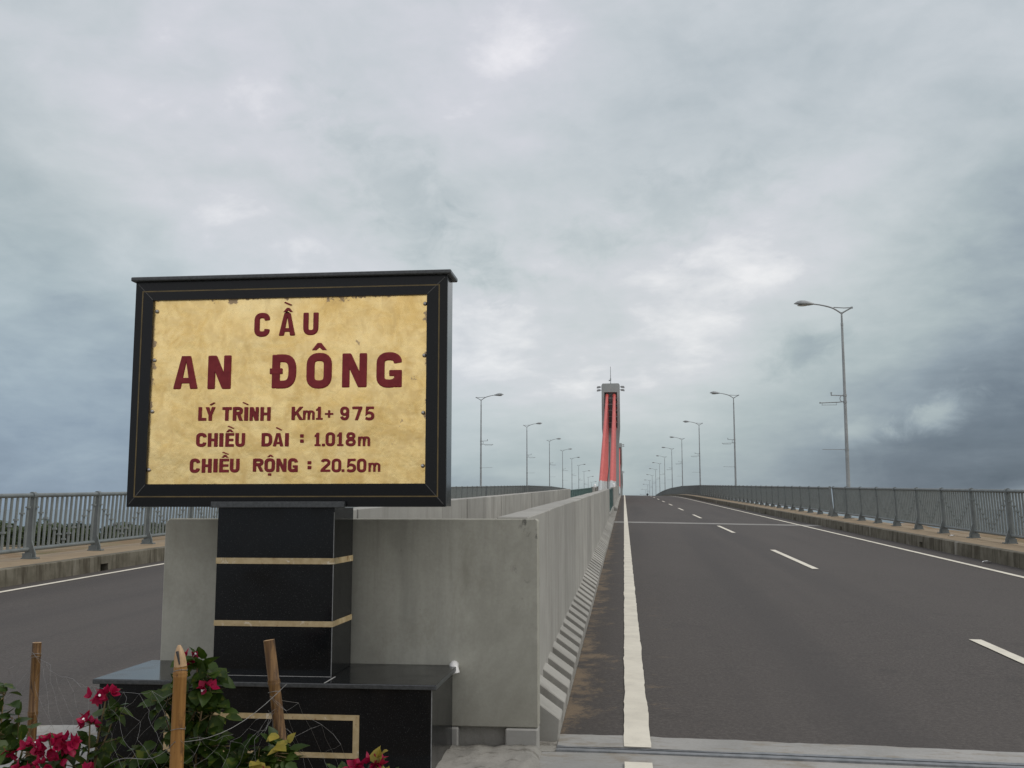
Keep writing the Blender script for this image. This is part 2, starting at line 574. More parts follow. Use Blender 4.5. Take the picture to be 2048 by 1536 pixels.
# ------------------------------------------------------------------ mesh helpers
class MB:
    def __init__(s):
        s.v, s.f, s.sm = [], [], []

    def add(s, vs, fs, smooth=False):
        o = len(s.v)
        s.v += [tuple(v) for v in vs]
        s.f += [tuple(i + o for i in f) for f in fs]
        s.sm += [smooth] * len(fs)
        return s

    def box(s, x0, x1, y0, y1, z0, z1):
        return s.add([(x0, y0, z0), (x1, y0, z0), (x1, y1, z0), (x0, y1, z0), (x0, y0, z1), (x1, y0, z1), (x1, y1, z1), (x0, y1, z1)],
                     [(0, 3, 2, 1), (4, 5, 6, 7), (0, 1, 5, 4), (1, 2, 6, 5), (2, 3, 7, 6), (3, 0, 4, 7)])

    def prism_y(s, poly, y0, y1):
        """polygon of (x, z) swept along y"""
        n = len(poly)
        vs = [(x, y0, z) for x, z in poly] + [(x, y1, z) for x, z in poly]
        fs = [tuple(range(n)), tuple(range(2 * n - 1, n - 1, -1))]
        fs += [(i, i + n, (i + 1) % n + n, (i + 1) % n) for i in range(n)]
        return s.add(vs, fs)

    def tube(s, pts, rad, n=8, caps=True, smooth=True, squash=None):
        pts = [Vector(p) for p in pts]
        if isinstance(rad, (int, float)):
            rad = [rad] * len(pts)
        vs, fs = [], []
        up = Vector((0, 0, 1))
        prev = None
        for i, p in enumerate(pts):
            t = (pts[min(i + 1, len(pts) - 1)] - pts[max(i - 1, 0)]).normalized()
            if prev is None:
                a = t.cross(up)
                if a.length < .01:
                    a = t.cross(Vector((0, 1, 0)))
            else:
                a = prev - t * prev.dot(t)
            a.normalize()
            prev = a
            b = a.cross(t)
            for k in range(n):
                q = 2 * math.pi * k / n
                o = a * math.cos(q) * rad[i] + b * math.sin(q) * rad[i]
                if squash:
                    o.z *= squash
                vs.append(p + o)
        for i in range(len(pts) - 1):
            for k in range(n):
                fs.append((i * n + k, i * n + (k + 1) % n, (i + 1) * n + (k + 1) % n, (i + 1) * n + k))
        s.add(vs, fs, smooth)
        if caps:
            e = (len(pts) - 1) * n
            s.add([vs[k] for k in range(n)], [tuple(range(n - 1, -1, -1))])
            s.add([vs[e + k] for k in range(n)], [tuple(range(n))])
        return s

    def lathe(s, prof, c=(0, 0, 0), n=16):
        vs, fs = [], []
        for r, z in prof:
            for k in range(n):
                q = 2 * math.pi * k / n
                vs.append((c[0] + r * math.cos(q), c[1] + r * math.sin(q), c[2] + z))
        for i in range(len(prof) - 1):
            for k in range(n):
                fs.append((i * n + k, i * n + (k + 1) % n, (i + 1) * n + (k + 1) % n, (i + 1) * n + k))
        return s.add(vs, fs, True)

    def build(s, name, mat, parent=None, fix=True):
        me = bpy.data.meshes.new(name)
        me.from_pydata(s.v, [], s.f)
        me.polygons.foreach_set('use_smooth', s.sm)
        me.materials.append(M[mat])
        if fix:
            bm = bmesh.new()
            bm.from_mesh(me)
            bmesh.ops.recalc_face_normals(bm, faces=bm.faces)
            bm.to_mesh(me)
            bm.free()
        me.update()
        o = bpy.data.objects.new(name, me)
        COL.objects.link(o)
        if parent:
            o.parent = parent
        return o


def tag(o, label=None, cat=None, group=None, kind=None):
    if label: o['label'] = label
    if cat: o['category'] = cat
    if group: o['group'] = group
    if kind: o['kind'] = kind
    return o


def empty(name, loc=(0, 0, 0), rot=(0, 0, 0)):
    o = bpy.data.objects.new(name, None)
    o.empty_display_size = .3
    COL.objects.link(o)
    o.location = loc
    o.rotation_euler = rot
    return o


def children(o):
    return list(o.children)


def copy_tree(o, parent=None):
    c = o.copy()
    COL.objects.link(c)
    if parent:
        c.parent = parent
    for ch in children(o):
        copy_tree(ch, c)
    return c


def bevel(o, w, seg=2):
    m = o.modifiers.new('bevel', 'BEVEL')
    m.width = w
    m.segments = seg
    m.limit_method = 'ANGLE'
    m.angle_limit = R(40)
    return o


ORD = ['first', 'second', 'third', 'fourth', 'fifth', 'sixth', 'seventh', 'eighth', 'ninth', 'tenth', 'eleventh', 'twelfth', 'thirteenth',
       'fourteenth', 'fifteenth', 'sixteenth', 'seventeenth', 'eighteenth', 'nineteenth', 'twentieth', 'twenty-first', 'twenty-second',
       'twenty-third', 'twenty-fourth', 'twenty-fifth', 'twenty-sixth', 'twenty-seventh', 'twenty-eighth', 'twenty-ninth', 'thirtieth', 'thirty-first', 'thirty-second', 'thirty-third', 'thirty-fourth']

# ------------------------------------------------------------------ the line of the road
GRADE, CREST0, CURV = .024, 128.0, 8.8e-5


def prof(y):
    return GRADE * y - CURV * max(0., y - CREST0) ** 2


def slope(y):
    return GRADE - 2 * CURV * max(0., y - CREST0)


def cross(x):
    if x > 0: return -.0175 * min(x, 8.65)
    if x < -3: return -.0175 * (min(-x, 11.4) - 3)
    return 0.


def rz(x, y):
    return prof(y) + cross(x)


def frange(a, b, st):
    n = max(1, int(round((b - a) / st)))
    return [a + (b - a) * i / n for i in range(n + 1)]


def sheet(name, xs, ys, off, mat, jitter=0.):
    m = MB()
    nx = len(xs)
    vs = []
    for y in ys:
        for i, x in enumerate(xs):
            jx = 0.
            if jitter and i in (0, nx - 1):
                jx = jitter * (1.6 * mnoise.noise((y * 1.3, i * 9., 1.)) + .9 * mnoise.noise((y * 6., i * 5., 3.)))
            vs.append((x + jx, y, rz(x, y) + off))
    fs = [(j * nx + i, j * nx + i + 1, (j + 1) * nx + i + 1, (j + 1) * nx + i) for j in range(len(ys) - 1) for i in range(nx - 1)]
    m.add(vs, fs)
    o = m.build(name, mat, fix=False)
    tag(o, kind='structure')
    return o


def sweep(name, poly, ys, mat, ends=True):
    """closed (x, h) outline swept along the road's grade line; h measured from the centre grade"""
    m = MB()
    n = len(poly)
    vs = [(x, y, prof(y) + h) for y in ys for x, h in poly]
    fs = [(j * n + i, j * n + (i + 1) % n, (j + 1) * n + (i + 1) % n, (j + 1) * n + i) for j in range(len(ys) - 1) for i in range(n)]
    if ends:
        fs += [tuple(range(n)), tuple(range((len(ys) - 1) * n, len(ys) * n))[::-1]]
    m.add(vs, fs)
    return m


YS = frange(-40, 6.9, 2.4), [7.2] + frange(7.4, 46.6, 2), frange(47.9, 128, 3) + frange(131, 600, 3)


def build_road():
    xr = [-.46, 0, 2, 4, 6, 8.65]
    xl = [-11.4, -9, -7, -5, -3, -2.5]
    for ys in YS[1:]:
        sheet('road', xr, ys, 0, 'asphalt')
        sheet('road', xl, ys, 0, 'asphalt')
        sheet('road', [-2.5, -.46], ([6.86, 7.0] if ys[0] < 8 else []) + ys, -.004, 'rough_concrete')
    sheet('road', [-11.4, -9, -7, -5, -3.4], YS[0], -.006, 'joint_concrete')
    sheet('road', [-.62, 0, 2, 4, 6, 8.65], YS[0], -.006, 'joint_concrete')
    for a, b in ((-11.4, -3.0), (-.46, 8.65)):
        xs = frange(a, b, 1.4)
        if a < -3 and b > -.5:
            pass
        m = MB()                                             # hand-finished strip, its far edge ragged against the asphalt
        fx = frange(a, b, .07)
        vs = []
        for x in fx:
            yy = 7.30 + .030 * mnoise.noise((x * 2.2, 1, 1)) + .022 * mnoise.noise((x * 9, 4, 1))
            vs += [(x, 6.98, rz(x, 6.98) + .004), (x, yy, rz(x, yy) + .004)]
        m.add(vs, [(2 * i, 2 * i + 2, 2 * i + 3, 2 * i + 1) for i in range(len(fx) - 1)])
        tag(m.build('road', 'joint_concrete', fix=False), kind='structure')
        sheet('road', xs, [46.6, 47.15], .003, 'joint_concrete', 0)
        sheet('road', xs, [47.25, 47.9], .003, 'joint_concrete', 0)
    # markings
    def mark(x0, x1, y0, y1, st=.12, jit=.006):
        step = st if y0 < 30 else 2.5
        o = sheet('road_marking', [x0, x1], frange(y0, y1, step), .009, 'road_paint', jit if y0 < 30 else 0)
        return o
    mark(-.02, .155, 6.99, 30, .10, .007)
    mark(-.02, .155, 30, 330)
    mark(-.02, .155, 6.1, 6.62, .1, .006)
    mark(7.72, 7.87, 7.4, 30, .3, .004)
    mark(7.72, 7.87, 30, 330)
    mark(-10.92, -10.77, 7.4, 30, .3, .004)
    mark(-10.92, -10.77, 30, 330)
    mark(-3.55, -3.38, 7.4, 30, .3, .004)
    for k in range(18):
        y = 12.45 - 6.2 + 16.1 * k
        if k == 0:
            y = 6.99
            mark(3.90, 4.04, y, 12.5, .15, .004)
        else:
            mark(3.90, 4.04, y, y + 6.3, .15, .004)
    for k in range(16):
        y = 25 + 16.1 * k
        mark(-7.2, -7.06, y, y + 6.3, .15, .004)


def build_joint(x0, x1, y0, label):
    """steel expansion joint let into the deck: two rails with a dark rubber seal between"""
    root = empty('expansion_joint', ((x0 + x1) / 2, y0, rz((x0 + x1) / 2, y0)))
    tag(root, label, 'expansion joint', 'steel expansion joints')
    a, b, c = MB(), MB(), MB()
    xs = frange(x0, x1, 1.3)
    for xa, xb in zip(xs, xs[1:]):
        for m, ya, yb, h in ((a, .03, .10, .006), (b, -.06, .0, .006), (c, .0, .03, -.012)):
            vs = []
            for x in (xa, xb):
                for yy in (ya, yb):
                    for hh in (-.03, h):
                        vs.append((x - root.location.x, yy, rz(x, y0) + hh - root.location.z))
            m.add(vs, [(1, 3, 7, 5), (0, 4, 6, 2), (0, 1, 5, 4), (2, 6, 7, 3), (0, 2, 3, 1), (4, 5, 7, 6)])
    a.build('rail', 'joint_steel', root)
    b.build('rail', 'joint_steel', root)
    c.build('seal', 'rubber', root)


def build_edges():
    """kerbs with drain slots, tiled walkways, deck girder"""
    for side in (1, -1):
        xk = 8.65 if side > 0 else -11.4
        x1 = xk + side * .22
        xo = xk + side * 1.55
        lo = cross(xk)
        slots = [31.6 - 11.2 + 11.2 * k if side > 0 else 21.8 - 11.0 + 11 * k for k in range(9)]
        m = MB()
        y = -12.
        w = .34
        full = [(xk, lo - .1), (xk + side * .012, .165), (xk + side * .03, .18), (x1, .18), (x1, lo - .1)]
        top = [(xk + side * .003, lo + .15), (xk + side * .012, .165), (xk + side * .03, .18), (x1, .18), (x1, lo + .15)]
        back = [(x1 - side * .04, lo - .1), (x1 - side * .04, lo + .15), (x1, lo + .15), (x1, lo - .1)]
        for sy in slots + [None]:
            e = sy - w / 2 if sy else 600.
            p = sweep('k', full, frange(y, e, 2.5), None)
            m.add(p.v, p.f)
            if sy:
                for pl in (top, back):
                    p = sweep('k', pl, [e, e + w], None)
                    m.add(p.v, p.f)
                y = e + w
        tag(m.build('kerb', 'kerb_concrete'), kind='structure')
        wk = [(x1, .176), (xo, .186), (xo, -.02), (x1, -.02)]
        p = sweep('w', wk, frange(-12, 600, 2.5), None)
        tag(p.build('pavement', 'walkway_tiles'), kind='structure')
    deck = [(-12.95, -.02 - .03), (-11.7, -.22), (-2.0, -.06), (-.9, -.06), (8.9, -.22), (10.2, -.05), (10.2, -.6), (7, -2.2), (-9.6, -2.2), (-12.95, -.6)]
    tag(sweep('bridge_deck', deck, frange(47, 600, 4), None).build('bridge_deck', 'tower_concrete'), kind='structure')


# ------------------------------------------------------------------ land and water
def build_land():
    xs = [-420, -340, -280, -230, -190, -160, -135, -115, -95, -80, -66, -54, -44, -36, -30, -25, -21, -18, -16, -14.6, -13.6, -12.9,
          -12.4, -10, -6, -2, 2, 6, 9.6, 10.3, 11, 12, 13.4, 15, 17, 20, 24, 29, 36, 46, 60, 80, 110, 150, 200, 260, 330, 420]
    ys = frange(-80, 0, 8) + frange(3, 60, 3) + frange(66, 330, 8)

    def h(x, y):
        base = -4.6 + .5 * mnoise.noise((x * .03, y * .03, 1.)) + .25 * mnoise.noise((x * .15, y * .15, 4.))
        bank = max(0., min(1., (y - 62 - 8 * mnoise.noise((x * .02, 5, 0))) / 10)) * max(0., min(1., (x + 62 + 10 * mnoise.noise((y * .03, 2, 0))) / 14))
        far = max(0., min(1., (y - 215 - 14 * mnoise.noise((x * .02, 9, 0))) / 14))
        base -= 5 * max(bank, far)
        d = max(x - 10.2, -12.95 - x)
        if d < -.1:
            return max(base, prof(y) - .75) if y < 47 else base
        if y < 60:
            e = prof(y) + .02 - max(0., d - max(1., 7. - .16 * max(0, y - 14))) * .5 + .10 * mnoise.noise((x * .7, y * .7, 0)) * min(1, max(d, 0))
            e -= max(0., y - 47) * .9
            return max(base, e)
        return base
    m = MB()
    nx = len(xs)
    m.add([(x, y, h(x, y)) for y in ys for x in xs],
          [(j * nx + i, j * nx + i + 1, (j + 1) * nx + i + 1, (j + 1) * nx + i) for j in range(len(ys) - 1) for i in range(nx - 1)], True)
    tag(m.build('ground', 'ground_soil', fix=False), kind='structure')
    m = MB()
    m.add([(-9000, -600, -5.6), (9000, -600, -5.6), (9000, 14000, -5.6), (-9000, 14000, -5.6)], [(0, 1, 2, 3)])
    tag(m.build('water', 'water', fix=False), kind='structure')
    return h


# ------------------------------------------------------------------ the name sign
def ribbon(pts, t, closed=False):
    """outline of a stroke of width t along pts (mitred, flat ends)"""
    P = [Vector(p) for p in pts]
    n = len(P)
    lf, rt = [], []
    for i in range(n):
        a = P[i] - P[i - 1] if (i > 0 or closed) else None
        b = P[(i + 1) % n] - P[i] if (i < n - 1 or closed) else None
        if a is None: a = b
        if b is None: b = a
        a, b = a.normalized(), b.normalized()
        na, nb = Vector((-a.y, a.x)), Vector((-b.y, b.x))
        mt = (na + nb).normalized()
        k = t / 2 / max(.35, mt.dot(na))
        lf.append(P[i] + mt * k)
        rt.append(P[i] - mt * k)
    return lf, rt


def arc(cx, cy, rx, ry, a0, a1, n=9, pw=.8):
    out = []
    for i in range(n + 1):
        q = R(a0 + (a1 - a0) * i / n)
        c, s = math.cos(q), math.sin(q)
        out.append((cx + rx * math.copysign(abs(c) ** pw, c), cy + ry * math.copysign(abs(s) ** pw, s)))
    return out


def glyph(ch, w, h, tf=None):
    """strokes and polygons of one bold capital in a w x h box"""
    t = tf or h * (.215 if ch.isdigit() and ch != '1' else .24)
    P, S, C = [], [], []          # polygons, open strokes, closed strokes
    k = t / 2
    rect = lambda a, b, c, d: [(a, b), (c, b), (c, d), (a, d)]
    if ch == 'A':
        P.append([(0, 0), (t * .98, 0), (w / 2, h * .80), (w - t * .98, 0), (w, 0), (w / 2 + t * .58, h), (w / 2 - t * .58, h)])
        P.append(rect(w * .24, h * .17, w * .76, h * .17 + t * .72))
    elif ch == 'N':
        P += [rect(0, 0, t * .92, h), rect(w - t * .92, 0, w, h), [(0, h), (t * 1.05, h), (w, 0), (w - t * 1.05, 0)]]
    elif ch == 'H':
        P += [rect(0, 0, t, h), rect(w - t, 0, w, h), rect(t * .5, h / 2 - t * .42, w - t * .5, h / 2 + t * .42)]
    elif ch == 'I':
        P.append(rect(0, 0, w, h))
    elif ch == 'E':
        P += [rect(0, 0, t, h), rect(t * .5, 0, w, t * .85), rect(t * .5, h - t * .85, w, h), rect(t * .5, h / 2 - t * .40, w * .93, h / 2 + t * .40)]
    elif ch == 'L':
        P += [rect(0, 0, t, h), rect(t * .5, 0, w, t * .9)]
    elif ch == 'T':
        P += [rect(w / 2 - k, 0, w / 2 + k, h), rect(0, h - t * .9, w, h)]
    elif ch == 'Y':
        P += [rect(w / 2 - k, 0, w / 2 + k, h * .5), [(0, h), (t * 1.1, h), (w / 2, h * .62), (w - t * 1.1, h), (w, h), (w / 2 + k, h * .40), (w / 2 - k, h * .40)]]
    elif ch == 'K':
        P += [rect(0, 0, t, h), [(t * .6, h * .42), (w - t * 1.15, h), (w, h), (t * .9, h * .28)], [(t * 1.0, h * .62), (t * 1.75, h * .70), (w, 0), (w - t * 1.15, 0)]]
    elif ch == 'U':
        S.append([(k, h)] + arc(w / 2, h * .33, w / 2 - k, h * .33 - k * .9, 180, 360, 12, .8) + [(w - k, h)])
    elif ch == 'C':
        S.append(arc(w / 2, h * .68, w / 2 - k, h * .32 - k * .9, 0, 180, 12) + arc(w / 2, h * .32, w / 2 - k, h * .32 - k * .9, 180, 360, 12))
    elif ch == 'G':
        S.append(arc(w / 2, h * .68, w / 2 - k, h * .32 - k * .9, 2, 180, 12) + arc(w / 2, h * .32, w / 2 - k, h * .32 - k * .9, 180, 335, 10))
        P += [rect(w - t * .95, 0, w, h * .5), rect(w * .5, h * .5 - t * .75, w - t * .3, h * .5)]
    elif ch in 'O0':
        C.append(arc(w / 2, h * .66, w / 2 - k, h * .34 - k * .9, 0, 180, 12) + arc(w / 2, h * .34, w / 2 - k, h * .34 - k * .9, 180, 360, 12))
    elif ch == 'D':
        P.append(rect(0, 0, t, h))
        S.append([(t * .5, k * .92), (w * .42, k * .92)] + arc(w * .42, h * .5, w * .58 - k, h * .5 - k * .92, -80, 80, 12, .72) + [(w * .42, h - k * .92), (t * .5, h - k * .92)])
    elif ch == 'R':
        P.append(rect(0, 0, t, h))
        S.append([(t * .5, h - k * .88), (w * .5, h - k * .88)] + arc(w * .5, h * .72, w * .47 - k, h * .28 - k * .88, 80, -80, 10, .75) + [(w * .5, h * .44 + k * .88), (t * .5, h * .44 + k * .88)])
        P.append([(w * .40, h * .47), (w * .40 + t * 1.05, h * .47), (w, 0), (w - t * 1.1, 0)])
    elif ch == 'm':
        t = min(h * .24, w * .245)
        k = t / 2
        P += [rect(0, 0, t, h)]
        hw = (w - t) / 2
        for i in (0, 1):
            x0 = k + hw * i
            S.append([(x0, h * .5), (x0 + hw * .2, h - k)] + arc(x0 + hw * .5, h * .62, hw * .5, h * .38 - k * .9, 110, 0, 6) + [(x0 + hw, 0)])
    elif ch == '1':
        P += [rect(w * .52 - k * .9, 0, w * .52 + k * .9, h), [(w * .06, h * .80), (w * .06, h * .66), (w * .52, h * .76), (w * .52, h)], rect(w * .08, 0, w * .98, t * .62)]
    elif ch == 'plus':
        P += [rect(0, h / 2 - h * .13, w, h / 2 + h * .13), rect(w / 2 - h * .13, 0, w / 2 + h * .13, h)]
    elif ch == '7':
        P += [rect(0, h - t * .9, w, h), [(w - t * 1.1, h - t * .5), (w, h - t * .5), (w * .42 + k, 0), (w * .42 - k, 0)]]
    elif ch == '9':
        C.append(arc(w / 2, h * .66, w / 2 - k, h * .34 - k, 0, 360, 20, .85)[:-1])
        S.append([(w - k, h * .7)] + arc(w / 2, h * .36, w / 2 - k, h * .36 - k, 0, -165, 11, .85))
    elif ch == '5':
        P += [rect(w * .12, h - t * .85, w * .95, h)]
        S.append([(w * .14 + k * .9, h), (w * .12 + k * .8, h * .53), (w * .3, h * .56)] + arc(w * .47, h * .32, w * .53 - k, h * .32 - k * .9, 75, -118, 13, .85) + [(w * .10, h * .17)])
    elif ch == '2':
        S.append(arc(w * .5, h * .69, w * .5 - k, h * .31 - k, 165, -20, 11, .85) + [(k * .95, t * .62)])
        P.append(rect(0, 0, w, t * .85))
    elif ch == '8':
        C.append(arc(w / 2, h * .74, w * .44 - k, h * .26 - k * .85, 0, 360, 18, .85)[:-1])
        C.append(arc(w / 2, h * .28, w * .5 - k, h * .28 - k * .85, 0, 360, 18, .85)[:-1])
    elif ch == 'dot':
        P.append(rect(0, 0, w, h))
    elif ch == 'bar':
        P.append(rect(0, 0, w, h))
    elif ch == 'hat':
        tt = h * .62
        P.append([(0, 0), (w * .30, 0), (w * .5, h - tt), (w * .70, 0), (w, 0), (w * .63, h), (w * .37, h)])
    elif ch == 'grave':
        P.append([(0, h), (w * .38, h), (w, h * .18), (w * .78, -.05 * h)])
        P[-1] = [(0, h * .72), (w * .16, h), (w, h * .28), (w * .84, 0)]
    elif ch == 'acute':
        P.append([(0, h * .28), (w * .16, 0), (w, h * .72), (w * .84, h)])
    return P, S, C


LINES = [
 [('C',-2.3255,2.8058,-2.2219,2.9589),('A',-2.163,2.8083,-2.0554,2.9555),('U',-2.0047,2.811,-1.9056,2.9556),('hat',-2.1372,2.9609,-2.0737,2.9889),('grave',-2.1327,3.0012,-2.0805,3.0281)],
 [('A',-2.8476,2.4765,-2.6854,2.6905),('N',-2.6201,2.4737,-2.4682,2.6902),('D',-2.1996,2.4739,-2.0419,2.6888),('bar',-2.2131,2.5648,-2.1319,2.6012),('O',-1.9769,2.471,-1.8126,2.694),('hat',-1.9448,2.7127,-1.8473,2.7591),('N',-1.7459,2.4736,-1.5884,2.6902),('G',-1.5276,2.4707,-1.3647,2.6909)],
 [('L',-2.6729,2.2732,-2.6216,2.3613),('Y',-2.6273,2.2727,-2.5624,2.3607),('acute',-2.6012,2.3694,-2.5647,2.3914),('T',-2.5158,2.2717,-2.4568,2.3596),('R',-2.4466,2.2711,-2.381,2.3588),('I',-2.3719,2.2706,-2.3482,2.3582),('grave',-2.3865,2.3692,-2.3458,2.3912),('N',-2.3369,2.2701,-2.2794,2.3577),('H',-2.267,2.2694,-2.2018,2.3569),('K',-2.0651,2.2718,-1.9903,2.3568),('m',-1.9911,2.2733,-1.9176,2.3321),('1',-1.9112,2.2727,-1.8645,2.3553),('plus',-1.8511,2.2851,-1.7978,2.3329),('9',-1.7536,2.2679,-1.6961,2.3546),('7',-1.6762,2.2672,-1.6134,2.3538),('5',-1.5968,2.2665,-1.5364,2.3529)],
 [('C',-2.6813,2.1089,-2.6154,2.1964),('H',-2.604,2.1084,-2.5417,2.1958),('I',-2.5292,2.1081,-2.5054,2.1954),('E',-2.4896,2.1077,-2.4353,2.195),('U',-2.4252,2.1073,-2.3632,2.1944),('hat',-2.4894,2.1993,-2.4373,2.219),('grave',-2.4788,2.22,-2.4358,2.2419),('D',-2.2542,2.1083,-2.1869,2.193),('A',-2.1813,2.1078,-2.1142,2.1924),('grave',-2.1654,2.2065,-2.124,2.2305),('I',-2.1031,2.1074,-2.0796,2.192),('dot',-2.0067,2.162,-1.9845,2.1836),('dot',-2.0059,2.1295,-1.9836,2.1512),('1',-1.9162,2.1083,-1.874,2.1926),('dot',-1.8655,2.107,-1.8467,2.1242),('0',-1.843,2.1078,-1.7833,2.1941),('1',-1.7723,2.1074,-1.7282,2.1936),('8',-1.715,2.1069,-1.6511,2.1931),('m',-1.6355,2.1064,-1.5609,2.1665)],
 [('C',-2.717,1.9457,-2.6523,2.035),('H',-2.6376,1.9454,-2.5754,2.0345),('I',-2.5618,1.9474,-2.537,2.0342),('E',-2.5234,1.9472,-2.4625,2.0339),('U',-2.4546,1.9469,-2.3939,2.0336),('hat',-2.5119,2.0393,-2.4657,2.0578),('grave',-2.5081,2.0578,-2.4641,2.0774),('R',-2.3053,1.9506,-2.237,2.0328),('O',-2.2314,1.9482,-2.1644,2.0346),('hat',-2.2164,2.041,-2.1728,2.0572),('dot',-2.2073,1.9256,-2.1862,1.9417),('N',-2.1544,1.949,-2.0909,2.0331),('G',-2.0798,1.9476,-2.0175,2.0338),('dot',-1.9547,1.9955,-1.9315,2.016),('dot',-1.954,1.9644,-1.9307,1.9859),('2',-1.8714,1.9479,-1.8096,2.0305),('0',-1.8008,1.9455,-1.7402,2.0301),('dot',-1.7374,1.9475,-1.7198,1.9646),('5',-1.7073,1.9451,-1.6469,2.0296),('0',-1.6404,1.9449,-1.5813,2.0293),('m',-1.5669,1.9478,-1.4937,2.0032)],
]
PLATE_Y = 6.222


def lettering(items, parent, name):
    bm = bmesh.new()
    lev = [0]
    depth = .013

    def solid(outer, inner=None):
        lev[0] = (lev[0] + 1) % 5
        yf = PLATE_Y - depth - .0003 * lev[0] - (.0023 if items[0][0] in ('bar', 'grave', 'acute') else 0)
        yb = PLATE_Y + .004
        if inner is None:
            f = [bm.verts.new((x, yf, z)) for x, z in outer]
            b = [bm.verts.new((x, yb, z)) for x, z in outer]
            n = len(f)
            face = bm.faces.new(f)
            face.normal_update()
            for i in range(n):
                bm.faces.new((f[i], f[(i + 1) % n], b[(i + 1) % n], b[i]))
            bmesh.ops.triangulate(bm, faces=[face])
        else:
            n = len(outer)
            o = [bm.verts.new((x, yf, z)) for x, z in outer]
            i_ = [bm.verts.new((x, yf, z)) for x, z in inner]
            ob = [bm.verts.new((x, yb, z)) for x, z in outer]
            ib = [bm.verts.new((x, yb, z)) for x, z in inner]
            for i in range(n):
                j = (i + 1) % n
                bm.faces.new((o[i], o[j], i_[j], i_[i]))
                bm.faces.new((o[i], o[j], ob[j], ob[i]))
                bm.faces.new((i_[i], i_[j], ib[j], ib[i]))
    for ch, x0, z0, x1, z1 in items:
        P, S, C = glyph(ch, x1 - x0, z1 - z0)
        w, h = x1 - x0, z1 - z0
        t = h * (.215 if ch.isdigit() and ch != '1' else .24) if ch != 'm' else min(h * .24, w * .245)
        tr = lambda pts: [(x0 + p[0], z0 + p[1]) for p in pts]
        for p in P:
            solid(tr(p))
        for s in S:
            l, r = ribbon(s, t)
            # quads one by one keep tight bends clean
            q = tr(l + r[::-1])
            solid(q)
        for c in C:
            l, r = ribbon(c, t, True)
            solid(tr(l), tr(r))
    bmesh.ops.recalc_face_normals(bm, faces=bm.faces)
    me = bpy.data.meshes.new(name)
    bm.to_mesh(me)
    bm.free()
    me.materials.append(M['red_letter_paint'])
    o = bpy.data.objects.new(name, me)
    COL.objects.link(o)
    o.parent = parent
    h_ = max(i_[4] - i_[2] for i_ in items)
    bevel(o, .0065 if h_ > .12 else .0028, 2)
    return o


